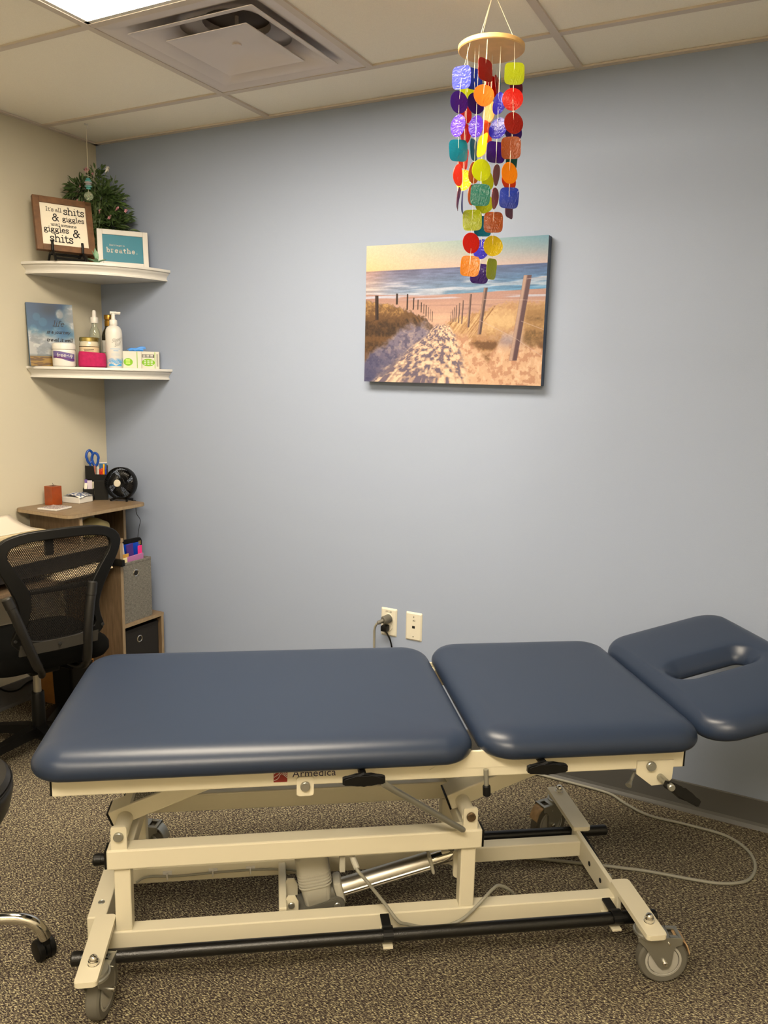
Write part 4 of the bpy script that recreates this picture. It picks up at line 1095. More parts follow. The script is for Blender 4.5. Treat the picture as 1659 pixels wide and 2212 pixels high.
bm = BM(); swoosh(bm, .0461, lambda t: .038-.012*t, lambda t: .043-.010*t+.003*math.sin(t*6), -105, 20); obj('label_band', bm, mat('label_plum', (86, 40, 104), .4), j)
lettered(j, 'free-up', .0235, .0462, .040, -34, M_white)
# pink wrap
pk = thing('bandage_roll', 'magenta pink self-adhesive wrap between the white jar and pump bottle', 'bandage', (.226, -.271, ZL), math.radians(42))
bm = BM(); rings = []
for d, z in ((.006, 0), (0, .006), (0, .03), (.001, .055), (.004, .066), (.014, .067), (.016, .060)):
    rings.append([bm.verts.new((x, y, z*(1-.10*(x+.066)/.13))) for x, y in rrect(-.056, .056, -.030, .030, .028, d)])
k = len(rings[0])
for a, b in zip(rings, rings[1:]):
    for i in range(k): bm.faces.new((a[i], a[(i+1) % k], b[(i+1) % k], b[i]))
bm.faces.new(rings[-1]); bm.faces.new(rings[0][::-1])
obj('wrap', bm, mat('magenta_fabric', (160, 8, 76), .85, bump=(700, .8, .001), noise=(90, .12)), pk, True)
# gold lid jar
g_ = thing('glass_jar', 'glass jar with a gold metal lid and beige label behind the pink wrap', 'jar', (.160, -.226, ZL))
M_glass = mat('clear_glass', (214, 218, 200), .05, trans=.75, ior=1.4)
bm = BM(); lathe(bm, [(0, 0), (.037, 0), (.040, .004), (.040, .098), (.037, .108), (.035, .112), (0, .112)], 36); obj('jar_body', bm, mat('jar_wax', (196, 190, 168), .25, coat=.6), g_, True)
bm = BM(); lathe(bm, [(.0375, .110), (.0395, .111), (.0395, .124), (.037, .127), (.033, .127), (.032, .125), (0, .125)], 36); obj('lid', bm, mat('brass_lid', (176, 158, 96), .3, .9), g_, True)
bm = BM(); swoosh(bm, .0404, lambda t: .045, lambda t: .090, -130, 40); obj('label', bm, mat('label_beige', (214, 192, 158), .6), g_)
bm = BM(); swoosh(bm, .0406, lambda t: .086, lambda t: .0885, -130, 40)
for q in range(5): swoosh(bm, .0406, lambda t, q=q: .074-.006*q, lambda t, q=q: .0765-.006*q, -75+3*q, -15-2*q, 10)
obj('label_print', bm, M_void, g_)
# dropper bottle
dp = thing('dropper_bottle', 'clear dropper bottle with a white rubber cap behind the gold-lidded jar', 'bottle', (.130, -.165, ZL))
bm = BM(); lathe(bm, [(0, 0), (.020, 0), (.022, .003), (.022, .140), (.020, .158), (.014, .172), (.0115, .178), (.0115, .192), (0, .192)], 28); obj('bottle_body', bm, M_glass, dp, True)
bm = BM(); lathe(bm, [(0, .002), (.0195, .003), (.0195, .128), (0, .128)], 24); obj('oil', bm, mat('pale_oil', (196, 190, 160), .1, trans=.5), dp, True)
bm = BM(); lathe(bm, [(.0155, .190), (.0165, .191), (.0165, .214), (.0155, .216), (.009, .217), (.0088, .228), (.0085, .238), (.006, .245), (0, .247)], 24); obj('dropper_cap', bm, M_white, dp, True)
bm = BM(); cyl(bm, (0, 0, .05), (0, 0, .192), .003, 8); obj('pipette', bm, M_glass, dp, True)
# dark oil bottle
ob = thing('oil_bottle', 'dark glass oil bottle with a gold cap and white label on the lower shelf', 'bottle', (.166, -.118, ZL))
bm = BM(); lathe(bm, [(0, 0), (.028, 0), (.031, .004), (.031, .135), (.028, .152), (.018, .172), (.0155, .182), (.0155, .20), (0, .20)], 32); obj('bottle_body', bm, mat('dark_glass', (30, 26, 14), .08, coat=.5), ob, True)
bm = BM(); lathe(bm, [(.0165, .180), (.0175, .181), (.0175, .203), (.0155, .205), (.0155, .207), (.0195, .209), (.0195, .226), (.018, .229), (0, .229)], 28); obj('cap', bm, mat('gold_foil', (138, 104, 40), .3, .8), ob, True)
bm = BM(); swoosh(bm, .0313, lambda t: .066, lambda t: .118, -120, 30); obj('label', bm, M_white, ob)
bm = BM(); swoosh(bm, .0315, lambda t: .066, lambda t: .070, -120, 30); swoosh(bm, .0315, lambda t: .045, lambda t: .064, -120, 30); obj('label_band', bm, mat('label_cream', (206, 200, 180), .5), ob)
# pump bottles
def pump(x, y, label, sc=1.0):
    t = thing('pump_bottle', label, 'bottle', (x, y, ZL))
    bm = BM(); lathe(bm, [(0, 0), (.032*sc, 0), (.0345*sc, .004), (.0345*sc, .145), (.033*sc, .158), (.027*sc, .170), (.018*sc, .1765), (.0145, .178), (.0145, .186), (0, .186)], 36); obj('bottle_body', bm, M_white, t, True)
    bm = BM(); lathe(bm, [(.0165, .180), (.0168, .181), (.0160, .199), (.0145, .201), (.010, .202), (.008, .206), (.007, .226), (.0045, .230), (0, .230)], 24)
    bx = Matrix.Rotation(math.radians(48), 4, 'Z'); box(bm, -.014, .014, -.007, .007, .228, .236, .0025, bx); box(bm, .010, .030, -.004, .004, .229, .235, .002, bx)
    obj('pump_head', bm, M_white, t, True)
    bm = BM()
    if sc == 1.0:
        for q in range(9):
            a0 = -80+q*12
            for s_ in range(3):
                cx, cz, rr_ = math.radians(a0), .022+.006*math.sin(q*1.7), .006+.004*s_
                A = []
                for k in range(11):
                    b_ = math.radians(200-20*k-15*q % 40); th_ = cx+rr_*math.cos(b_)/.0345; z_ = cz+rr_*math.sin(b_)*.9
                    for_ = (.0010 if s_ else .0016); A.append([bm.verts.new(((.0349)*math.cos(th_+e*for_/.0345), .0349*math.sin(th_+e*for_/.0345), max(.006, z_+e*for_))) for e in (-.5, .7)])
                for p, q2 in zip(A, A[1:]): bm.faces.new((p[0], q2[0], q2[1], p[1]))
        swoosh(bm, .0348, lambda t: .008, lambda t: .014+.004*math.sin(9*t), -85, 10)
        obj('wave_print', bm, mat('wave_blue', (64, 150, 208), .5), t)
        gm = mat('label_silver', (150, 150, 146), .4)
        b1 = text_bm('Slippery', .024, .0001); b2 = text_bm('Stuff', .024, .0001)
        for bb, z in ((b1, .112), (b2, .092)):
            for v in bb.verts:
                a = math.radians(-20)+(v.co.x+v.co.y*.35)*.62/.0345; v.co = Vector((.0349*math.cos(a), .0349*math.sin(a), z+v.co.y+v.co.x*.2))
            obj('script_lettering', bb, gm, t)
        bm = BM(); swoosh(bm, .0348, lambda t: .078, lambda t: .081, -70, 0); swoosh(bm, .0348, lambda t: .070, lambda t: .074, -50, -15); swoosh(bm, .0348, lambda t: .058, lambda t: .059, -65, -5); swoosh(bm, .0348, lambda t: .053, lambda t: .054, -65, -5)
        obj('label_print', bm, mat('label_blue', (150, 176, 206), .5), t)
    else: bm.free()
    return t
pump(.272, -.192, 'tall white pump bottle with blue wave print at the front of the lower shelf')
pump(.222, -.145, 'second white pump bottle mostly hidden behind the one with waves', .97)
# glove boxes
M_card = mat('carton', (196, 194, 184), .6); M_green = mat('label_green', (112, 168, 12), .5); M_dark = mat('label_dark', (74, 72, 66), .5)
M_glove = mat('nitrile_blue', (52, 132, 214), .5)
def gbox(x, y, ang, Lx, Ly, hz, label, kind):
    t = thing('glove_box', label, 'box', (x, y, ZL), math.radians(ang))
    bm = BM(); box(bm, -Lx/2, Lx/2, -Ly/2, Ly/2, 0, hz, .0012); obj('carton', bm, M_card, t)
    fx = -Lx/2; fm = plane_mtx((0, -Ly/2-.0004, 0), (1, 0, 0), (0, 0, 1))
    bm = BM(); cxx = -.006 if kind else -.016
    prism(bm, [(cxx+.024*(1.15 if kind else .8)*math.cos(a), .027+.016*math.sin(a)) for a in [2*PI*k/28 for k in range(28)]], 0, .0003, fm); box(bm, Lx/2-.019, Lx/2-.0165, .002, hz-.002, 0, .0003, 0, fm)
    obj('green_print', bm, M_green, t)
    bm = BM()
    if kind:
        box(bm, -.032, .020, .048, .062, 0, .0003, 0, fm); obj('dark_panel', bm, M_dark, t); bm = BM()
        for q in range(3):
            for r_ in range(2): box(bm, -.029+.016*q, -.017+.016*q, .050+.006*r_, .0535+.006*r_, .0003, .0005, 0, fm)
        for q in range(3):
            for r_ in range(3): box(bm, -.024+.014*q, -.015+.014*q, .018+.007*r_, .0215+.007*r_, .0003, .0005, 0, fm)
        obj('fine_print', bm, M_white, t)
        bm = BM(); box(bm, Lx/2-.011, Lx/2-.004, .01, hz-.01, 0, .0003, 0, fm); obj('grey_print', bm, mat('print_grey', (150, 148, 140), .6), t)
    else:
        for r_ in range(4): box(bm, -.026, -.008, .020+.005*r_, .0225+.005*r_, .0003, .0005, 0, fm)
        box(bm, -.032, .004, .006, .0075, 0, .0003, 0, fm)
        obj('fine_print', bm, mat('print_pale_green', (196, 222, 120), .6), t)
    return t
gbox(.297, -.121, 52, .078, .055, .073, 'white glove box with a small green oval and a blue glove sticking out', 0)
gbox(.338, -.049, 38, .080, .045, .074, 'white glove box with a dark panel at the right end of the lower shelf', 1)
gv = thing('rubber_glove', 'crumpled bright blue nitrile glove on top of the glove boxes', 'glove', (.300, -.098, ZL+.0745))
bm = BM(); random.seed(6)
for k in range(9):
    a = random.uniform(-.6, .9); L = random.uniform(.028, .048); s_ = random.choice((-1, 1)); d = Vector((.75*s_, .66*s_, random.uniform(.05, .5))); 
    tube(bm, spl([(0, 0, .004), tuple(d*L*.5+Vector((0, 0, .006))), tuple(d*L)], 4), [.006, .0065, .006, .0055, .005, .004, .003, .002, .001][:9], 7)
tube(bm, spl([(-.02, -.02, .004), (0, 0, .008), (.025, .022, .005)], 4), .006, 8)
obj('glove', bm, M_glove, gv, True)

# ================================================================ desk
dk = thing('desk', 'grey oak corner desk with raised shelf and side cubby against the cream wall', 'desk', (0, 0, 0))
XD = .36
bm = BM(); box(bm, .016, XD, -1.55, -.262, .712, .728, .0012); obj('desktop', bm, M_woodh, dk)
bm = BM(); box(bm, .016, XD, -.282, -.268, 0, .7115, .001); obj('side_panel', bm, M_wood, dk)
bm = BM(); box(bm, .016, XD, -1.55, -1.536, 0, .7115, .001); obj('side_panel', bm, M_wood, dk)
bm = BM(); box(bm, XD-.0005, XD+.0008, -.2825, -.2675, 0, .7115); box(bm, XD-.0005, XD+.0008, -1.55, -.262, .7125, .7275)
box(bm, XD-.0005, XD+.0008, -.268, -.028, .3225, .3375); box(bm, XD-.0005, XD+.0008, -.044, -.030, 0, .3225); each('edge_band', bm, M_edge, dk)
bm = BM(); box(bm, .016, XD, -.2675, -.028, .322, .338, .001); obj('cubby_top', bm, M_woodh, dk)
bm = BM(); box(bm, .016, XD, -.044, -.030, 0, .3215, .001); box(bm, .016, XD, -.2675, -.044, .016, .030, .001); box(bm, .016, .026, -.2675, -.044, .03, .3215); obj('cubby', bm, M_wood, dk)
bm = BM(); prism(bm, rrect(.003, .335, -.520, -.090, .03, 0, 8), .845, .860, None, .001); obj('raised_shelf', bm, M_woodh, dk)
bm = BM(); prism(bm, rrect(.0028, .3358, -.5208, -.0892, .03, 0, 8), .8465, .8585); obj('shelf_edge_band', bm, M_edge, dk)
bm = BM(); box(bm, .020, .322, -.458, -.444, .728, .845, .001);   box(bm, .020, .205, -.108, -.094, .338, .845, .001)
each('shelf_support', bm, M_wood, dk)
bm = BM(); box(bm, .322, .3232, -.458, -.444, .728, .845); box(bm, .205, .2062, -.108, -.094, .338, .845); each('support_edge_band', bm, M_edge, dk)
bm = BM(); box(bm, .05, .34, -1.45, -.32, .595, .609, .001); obj('keyboard_tray', bm, M_wood, dk)
bm = BM(); box(bm, .06, .39, -.302, -.284, .612, .640, .002); box(bm, .06, .34, -.318, -.304, .600, .640, .002); each('tray_runner', bm, M_black, dk)
bm = BM(); box(bm, XD-.06, XD-.05, -1.536, -.282, .640, .711); obj('gap_shade_strip', bm, mat('gap_shade', (36, 30, 26), .6), dk)  # dark strip standing in for the shade between desktop and keyboard tray

# keyboard tray cloth
cl = BM(); random.seed(2)
nx, ny = 14, 22; V = [[cl.verts.new((.20+.16*i/nx, -.60+.275*j/ny, .613+.006*random.random()+(.016 if 2 < i < 13 and 1 < j < 21 else 0))) for j in range(ny+1)] for i in range(nx+1)]
for i in range(nx):
    for j in range(ny): cl.faces.new((V[i][j], V[i+1][j], V[i+1][j+1], V[i][j+1]))
V2 = [[cl.verts.new((.20+.16*i/nx, -.60+.275*j/ny, .6095)) for j in range(ny+1)] for i in range(nx+1)]
for i in range(nx):
    cl.faces.new((V2[i][0], V2[i+1][0], V[i+1][0], V[i][0])); cl.faces.new((V2[i][ny], V[i][ny], V[i+1][ny], V2[i+1][ny]))
for j in range(ny): cl.faces.new((V2[nx][j], V2[nx][j+1], V[nx][j+1], V[nx][j])); cl.faces.new((V2[0][j], V[0][j], V[0][j+1], V2[0][j+1]))
tag(obj('cloth_pad', cl, mat('cream_cloth', (214, 194, 160), .9, noise=(120, .25)), None, False), 'crumpled cream pad lying on the keyboard tray behind the office chair', 'pad')

def fabric_bin(name, x0, x1, y0, y1, z0, z1, m, label, ring, liner):
    t = thing(name, label, 'storage bin', (x1, (y0+y1)/2, z0)); hy = (y1-y0)/2; D = x1-x0; Hh = z1-z0; th = .004
    bm = BM()
    prism(bm, rrect(-D, 0, -hy, hy, .006), 0, .004)
    box(bm, -th, 0, -hy, hy, .004, Hh, .001); box(bm, -D, -D+th, -hy, hy, .004, Hh, .001); box(bm, -D+th, -th, -hy, -hy+th, .004, Hh, .001); box(bm, -D+th, -th, hy-th, hy, .004, Hh, .001)
    obj('fabric_body', bm, m, t)
    bm = BM()
    for a, b, c, d in ((-.0055, .0012, -hy, hy), (-D-.0012, -D+.0055, -hy, hy)): box(bm, a, b, c, d, Hh-.010, Hh+.001, .001)
    for c, d in ((-hy-.0012, -hy+.0055), (hy-.0055, hy+.0012)): box(bm, -D, 0, c, d, Hh-.010, Hh+.001, .001)
    obj('rim_piping', bm, m, t)
    zc = Hh*ring; mm = Matrix.Translation((.0005, -hy*.12, zc)) @ Matrix.Rotation(PI/2, 4, 'Y')
    bm = BM(); lathe(bm, [(.0115, 0), (.0165, 0), (.017, .0015), (.014, .0035), (.0115, .002), (.0115, 0)], 28, mm); obj('grommet', bm, M_chrome, t, True)
    bm = BM(); lathe(bm, [(.0, 0), (.0115, 0), (.0115, .0006), (0, .0006)], 20, mm); obj('grommet_hole', bm, M_void, t)
    return t
def weave():
    m = mat('grey_linen', (128, 124, 112), .9); nt = m.node_tree; b = nt.nodes['Principled BSDF']; tc = nt.nodes.new('ShaderNodeTexCoord')
    cols = []
    for st in ((1, 260, 1), (1, 1, 260)):
        mp = nt.nodes.new('ShaderNodeMapping'); mp.inputs['Scale'].default_value = (6, 24 if st[1] == 1 else st[1], 24 if st[2] == 1 else st[2]); n = nt.nodes.new('ShaderNodeTexNoise'); n.inputs['Scale'].default_value = 3.2; n.inputs['Detail'].default_value = 3
        nt.links.new(tc.outputs['Object'], mp.inputs[0]); nt.links.new(mp.outputs[0], n.inputs[0]); cols.append(n)
    mx = nt.nodes.new('ShaderNodeMath'); mx.operation = 'ADD'; nt.links.new(cols[0].outputs['Fac'], mx.inputs[0]); nt.links.new(cols[1].outputs['Fac'], mx.inputs[1])
    r = nt.nodes.new('ShaderNodeValToRGB'); mr = nt.nodes.new('ShaderNodeMath'); mr.operation = 'MULTIPLY'; mr.inputs[1].default_value = .5
    nt.links.new(mx.outputs[0], mr.inputs[0]); nt.links.new(mr.outputs[0], r.inputs[0])
    r.color_ramp.elements[0].position = .38; r.color_ramp.elements[1].position = .62; r.color_ramp.elements[0].color = (*lin((72, 71, 68)), 1); r.color_ramp.elements[1].color = (*lin((130, 128, 121)), 1)
    nt.links.new(r.outputs[0], b.inputs['Base Color']); return m
fabric_bin('fabric_bin', .14, .352, -.262, -.092, .3385, .612, weave(), 'grey linen fabric bin on top of the cubby, filled with folders', .80, None)
fabric_bin('fabric_bin', .12, .345, -.262, -.050, .0305, .300, mat('black_fabric', (20, 18, 18), .95, bump=(500, .5, .001)), 'black fabric bin inside the lower cubby', .80, None)

# items in the grey bin
def slab_thing(name, label, cat, x, y, z, ang, w_, h_, d_, m, roll=0):
    t = thing(name, label, cat, (x, y, z), math.radians(ang)); bm = BM()
    box(bm, -d_/2, d_/2, -w_/2, w_/2, 0, h_, .0015, Matrix.Rotation(math.radians(roll), 4, 'Y') ); o = obj('body', bm, m, t); return t, o
t = thing('folio_case', 'black-edged case with a bright blue face standing in the grey bin', 'case', (.298, -.176, .40), 0)
bm = BM(); mm = plane_mtx((0, 0, 0), (.10, .995, 0), (0, 0, 1)); prism(bm, rrect(-.078, .078, 0, .300, .014), -.010, 0, mm, .002); obj('case_body', bm, M_black, t)
bm = BM(); prism(bm, rrect(-.070, .066, .01, .280, .004), 0, .001, mm); obj('blue_panel', bm, mat('royal_blue', (8, 62, 176), .35, noise=(12, .2)), t)
bm = BM()
for q in range(3): box(bm, .058+.005*q, .061+.005*q, .268, .285, .0002, .0016, 0, mm)
obj('metal_corner', bm, mat('brass', (190, 160, 90), .3, .9), t)
for (nm, lb, ct, y, z1, wv, x, col, tilt) in (('envelope', 'pale grey envelope in front of the blue case in the grey bin', 'envelope', -.222, .690, .072, .312, (186, 178, 176), 6), ('notebook', 'dark purple notebook in the grey bin', 'notebook', -.166, .684, .040, .318, (66, 34, 116), 4), ('notebook', 'hot pink notebook at the right of the grey bin', 'notebook', -.128, .668, .026, .322, (226, 44, 128), 0),
        ('paper_sleeve', 'mauve paper sleeve across the front of the grey bin', 'paper', -.172, .632, .13, .330, (168, 110, 160), 2), ('index_card', 'cream printed card near the left edge of the grey bin', 'card', -.238, .632, .036, .338, (216, 206, 160), 0), ('paper_sleeve', 'golden brown paper strip at the left in the grey bin', 'paper', -.225, .645, .05, .325, (190, 146, 60), 0)):
    t, o = slab_thing(nm, lb, ct, x, y, .40, 0, wv, z1-.40, .003, mat(nm, col, .6), tilt if False else 0)
    t.rotation_euler = (math.radians(tilt), 0, math.radians(random.uniform(-4, 4)))

# cream pouch on the desk
bm = BM(); bmesh.ops.create_uvsphere(bm, u_segments=24, v_segments=14, radius=1)
for v in bm.verts:
    z = v.co.z; v.co.x *= .055; v.co.y *= .105; v.co.z = .041*(abs(z)**.7)*(1 if z > 0 else -1)+.006*math.sin(v.co.y*60); v.co.z = max(v.co.z, -.030)
bx = [v for v in bm.verts]
for v in bx: v.co += Vector((.20, -.30, .762-.0035)); v.co.z = max(v.co.z, .7285)
tag(obj('pouch', bm, mat('cream_pouch', (196, 184, 132), .8), None, True), 'soft cream pouch under the raised shelf on the desktop', 'pouch')

# papers on the left of the desk
t = thing('paper_stack', 'thick stack of cream folders on the desk beside the raised shelf', 'papers', (0, 0, .7285)); random.seed(9)
bm = BM()
for k in range(10): 
    o_ = random.uniform(-.004, .004); box(bm, .022+o_, .205+o_, -1.15, -.530+o_, .0065*k, .0065*k+.0062, .0006)
obj('folders', bm, mat('manila', (196, 180, 146), .7), t)
bm = BM(); nx = 14; ny = 10; g2 = []
for i in range(nx+1):
    row = []
    for jj in range(ny+1):
        a = i/nx; b_ = jj/ny; x = .024+.165*a; y = -.545-.30*b_+.0*a; z = .7955+.045*(1-a)**2*(1-b_*.2); row.append(bm.verts.new((x, y-(1-a)*.015, z)))
    g2.append(row)
for i in range(nx):
    for jj in range(ny): bm.faces.new((g2[i][jj], g2[i+1][jj], g2[i+1][jj+1], g2[i][jj+1]))
o = obj('paper_sheet', bm, mat('paper_white', (206, 197, 184), .7), None, True); md = o.modifiers.new('s', 'SOLIDIFY'); md.thickness = .0008
tag(o, 'white paper sheet curling up on top of the folder stack', 'paper')

# ---- things on the raised shelf
ZS = .8605
t = thing('candle_block', 'square orange-brown candle block on the raised desk shelf', 'candle', (.060, -.365, ZS), math.radians(0))
bm = BM(); box(bm, -.025, .025, -.025, .025, 0, .082, .0012); obj('block', bm, mat('amber_wood', (138, 58, 8), .35, noise=(20, .25), coat=.3), t)
bm = BM(); cyl(bm, (0, 0, .0815), (0, 0, .0826), .013, 18); obj('wax', bm, mat('wax_dark', (70, 30, 10), .4), t)
bm = BM(); tube(bm, [(0, 0, .082), (.001, .001, .089), (-.003, 0, .094)], .0008, 5); obj('wick', bm, M_void, t)
t = thing('coaster', 'white-edged coaster tile with a dark mosaic pattern at the front of the raised shelf', 'coaster', (.150, -.435, ZS), math.radians(10))
bm = BM(); box(bm, -.048, .048, -.048, .048, 0, .007, .0015); obj('tile', bm, M_white, t)
mz = mat('mosaic', (120, 110, 118), .4); nt = mz.node_tree; vo = nt.nodes.new('ShaderNodeTexVoronoi'); vo.inputs['Scale'].default_value = 160; vo.feature = 'DISTANCE_TO_EDGE'
tc = nt.nodes.new('ShaderNodeTexCoord'); nt.links.new(tc.outputs['Object'], vo.inputs[0]); rp = nt.nodes.new('ShaderNodeValToRGB'); nt.links.new(vo.outputs['Distance'], rp.inputs[0])
rp.color_ramp.elements[0].position = .04; rp.color_ramp.elements[0].color = (.75, .72, .7, 1); rp.color_ramp.elements[1].position = .12; rp.color_ramp.elements[1].color = (*lin((84, 72, 82)), 1)
nt.links.new(rp.outputs[0], nt.nodes['Principled BSDF'].inputs['Base Color'])
bm = BM(); box(bm, -.045, .045, -.045, .045, .0068, .0074); obj('mosaic_face', bm, mz, t)
t = thing('gift_box', 'low white box with a blue-grey patterned wrapper on the raised shelf', 'box', (.080, -.252, ZS), math.radians(6))
bm = BM(); box(bm, -.048, .048, -.042, .042, 0, .026, .002); obj('carton', bm, M_white, t)
bm = BM(); A = []
for k in range(9):
    x = -.052+.104*k/8; A.append([bm.verts.new((x, y, .027+.012*math.sin(PI*k/8)+dz)) for y, dz in ((-.040, -.003), (0, .004), (.043, 0))])
for p, q in zip(A, A[1:]):
    for i in (0, 1): bm.faces.new((p[i], q[i], q[i+1], p[i+1]))
pm = mat('wrapper', (88, 100, 132), .35); nt = pm.node_tree; n = nt.nodes.new('ShaderNodeTexNoise'); n.inputs['Scale'].default_value = 75; tc = nt.nodes.new('ShaderNodeTexCoord'); nt.links.new(tc.outputs['Object'], n.inputs[0])
rp = nt.nodes.new('ShaderNodeValToRGB'); nt.links.new(n.outputs['Fac'], rp.inputs[0]); rp.color_ramp.elements[0].position = .48; rp.color_ramp.elements[0].color = (*lin((74, 88, 124)), 1); rp.color_ramp.elements[1].position = .56; rp.color_ramp.elements[1].color = (*lin((206, 204, 196)), 1)
nt.links.new(rp.outputs[0], nt.nodes['Principled BSDF'].inputs['Base Color'])
o = obj('patterned_wrapper', bm, pm, t, True); md = o.modifiers.new('s', 'SOLIDIFY'); md.thickness = .001

# organiser
OX, OY, OA = .082, -.142, math.radians(0)
t = thing('desk_organizer', 'black desk organiser holding scissors and pens in the corner', 'desk organiser', (OX, OY, ZS), math.radians(45))
def cup(bm, x0, x1, y0, y1, z0, z1, th=.002):
    box(bm, x0, x1, y0, y0+th, z0, z1, .0006); box(bm, x0, x1, y1-th, y1, z0, z1, .0006); box(bm, x0, x0+th, y0+th, y1-th, z0, z1, .0006); box(bm, x1-th, x1, y0+th, y1-th, z0, z1, .0006); box(bm, x0+th, x1-th, y0+th, y1-th, z0, z0+th)
# local: x right as seen, y towards the corner
bm = BM(); cup(bm, -.048, .048, .008, .052, 0, .105); 
obj('tall_cup', bm, M_black, t)
bm = BM(); prism(bm, [(-.048, 0), (.048, 0), (.048, .110), (-.006, .112), (-.012, .150), (-.048, .152)], 0, .002, plane_mtx((0, .0055, 0), (1, 0, 0), (0, 0, 1))); box(bm, -.048, -.046, .004, .052, .12, .150, .0005); obj('cup_front', bm, M_black, t)
bm = BM(); cup(bm, -.058, -.012, -.048, .003, 0, .052); cup(bm, -.010, .048, -.040, .003, 0, .085); obj('low_tray', bm, M_black, t)
# scissors
sr = thing('scissors', 'scissors with blue handles standing in the desk organiser', 'scissors', (OX, OY, ZS), math.radians(45))
for sx, tw, zc in ((-.028, .5, .190), (-.004, -.25, .178)):
    bm = BM(); pts = []
    for k in range(25):
        a = 2*PI*k/24; x = .016*math.cos(a)*(1 if math.sin(a) > 0 else .8); z = .029*math.sin(a); pts.append(Vector((sx+x*math.cos(tw)-.0*z, .028+x*math.sin(tw), zc+z)))
    tube(bm, pts, .0058, 8, False); tube(bm, [pts[18], Vector((sx*.6-.006, .028, .14)), Vector((-.012, .028, .11))], [.0045, .0045, .004], 8); obj('handle', bm, mat('scissor_blue', (8, 64, 150), .35), sr, True)
bm = BM(); box(bm, -.018, -.010, .026, .0275, .006, .12); box(bm, -.014, -.006, .0285, .030, .006, .12); each('blade', bm, M_zinc, sr)
for k, (x, y, L, c1, nm, lb) in enumerate(((-.010, .020, .134, (170, 96, 76), 'pencil', 'pencil with a pinkish end in the desk organiser'), (.004, .016, .130, (214, 210, 204), 'pen', 'white pen in the desk organiser'), (.012, .024, .118, (206, 44, 20), 'pen', 'left red pen in the desk organiser'), (.021, .020, .122, (216, 60, 16), 'pen', 'right red-orange pen in the desk organiser'), (.029, .026, .140, (240, 168, 20), 'highlighter', 'yellow highlighter in the desk organiser'), (.037, .022, .130, (30, 60, 170), 'pen', 'blue pen in the desk organiser'), (.043, .030, .135, (40, 38, 36), 'pen', 'dark grey pen at the right of the desk organiser'))):
    p = thing(nm, lb, nm, (OX, OY, ZS), math.radians(45)); L += .016; bm = BM(); cyl(bm, (x, y, .004), (x+.003, y, L-.016), .0036, 10, .001); obj('barrel', bm, mat('barrel', c1, .4), p, True)
    bm = BM(); cyl(bm, (x+.003, y, L-.016), (x+.0035, y, L), .0042, 10, .0012); obj('cap', bm, mat('cap', tuple(min(255, int(v*.85+20)) for v in c1), .35), p, True)
for k, (x, y, L, wv, c1, nm, lb) in enumerate(((-.040, -.020, .094, .012, (92, 72, 140), 'card', 'purple-edged card in the low tray of the organiser'), (-.029, -.024, .088, .020, (196, 186, 200), 'card', 'lilac card in the low tray of the organiser'), (-.018, -.016, .080, .012, (180, 174, 156), 'card', 'beige card in the low tray of the organiser'), (-.052, -.030, .072, .012, (220, 214, 200), 'paper_slip', 'white paper slip poking from the left of the organiser'))):
    bm = BM(); box(bm, x-wv/2, x+wv/2, y-.0015, y+.0015, .003, L, .0004, Matrix.Rotation(math.radians(3*(k-1)), 4, 'Y')); o = tag(obj(nm, bm, mat(nm, c1, .6)), lb, 'card'); o.location = (OX, OY, ZS); o.rotation_euler = (0, 0, math.radians(45))
tb_ = thing('blue_card_box', 'flat blue box with a white top behind the pens in the organiser', 'box', (OX, OY, ZS), math.radians(45))
bm = BM(); box(bm, .012, .045, .040, .0495, .003, .162, .001); obj('box_body', bm, mat('box_blue', (40, 92, 140), .4), tb_)
bm = BM(); box(bm, .0118, .0452, .0398, .0497, .158, .163, .0005); obj('box_top', bm, M_white, tb_)

# fan
fn = thing('desk_fan', 'small round black desk fan with a silver hub on the raised shelf', 'fan', (.212, -.122, ZS))
FA = math.radians(-72); nrm = Vector((math.cos(FA), math.sin(FA), .12)).normalized(); fc_ = Vector((0, 0, .080))
fx_ = Vector((-math.sin(FA), math.cos(FA), 0)); FM = plane_mtx(fc_, fx_, nrm.cross(fx_))
if (FM.to_3x3() @ Vector((0, 0, 1))).dot(nrm) < 0: FM = FM @ Matrix.Rotation(PI, 4, 'Y')
bm = BM(); R1 = .070
lathe(bm, [(R1, -.020), (R1+.003, -.016), (R1+.003, .012), (R1, .016), (R1-.003, .012), (R1-.003, -.016), (R1, -.020)], 40, FM); obj('rim', bm, M_black, fn, True)
def grille(name, sgn, depth, nsp, rings_):
    bm = BM()
    for k in range(nsp):
        a = 2*PI*k/nsp; P = []
        for f in (.20, .5, .8, 1.0):
            r = R1*f; aa = a+.35*(1-f)*sgn; P.append(FM @ Vector((r*math.cos(aa), r*math.sin(aa), sgn*(.014+depth*(1-f**2.2)))))
        tube(bm, P, .0009, 4)
    for f in rings_:
        z = sgn*(.014+depth*(1-f**2.2)); P = [FM @ Vector((R1*f*math.cos(2*PI*k/36), R1*f*math.sin(2*PI*k/36), z)) for k in range(37)]; tube(bm, P, .0008, 4, False)
    obj(name, bm, M_black, fn)
grille('front_grille', 1, .018, 44, (.45, .72)); grille('rear_grille', -1, .014, 26, (.4, .6, .8))
bm = BM(); lathe(bm, [(0, .0325), (.016, .0325), (.0165, .034), (.015, .036), (0, .0365)], 28, FM); obj('hub_badge', bm, mat('silver_badge', (206, 200, 186), .35, .3), fn, True)
bm = BM(); lathe(bm, [(0, .008), (.016, .008), (.018, .0), (.018, -.014), (.020, -.030), (.016, -.036), (0, -.036)], 24, FM); obj('motor', bm, M_black, fn, True)
bm = BM()
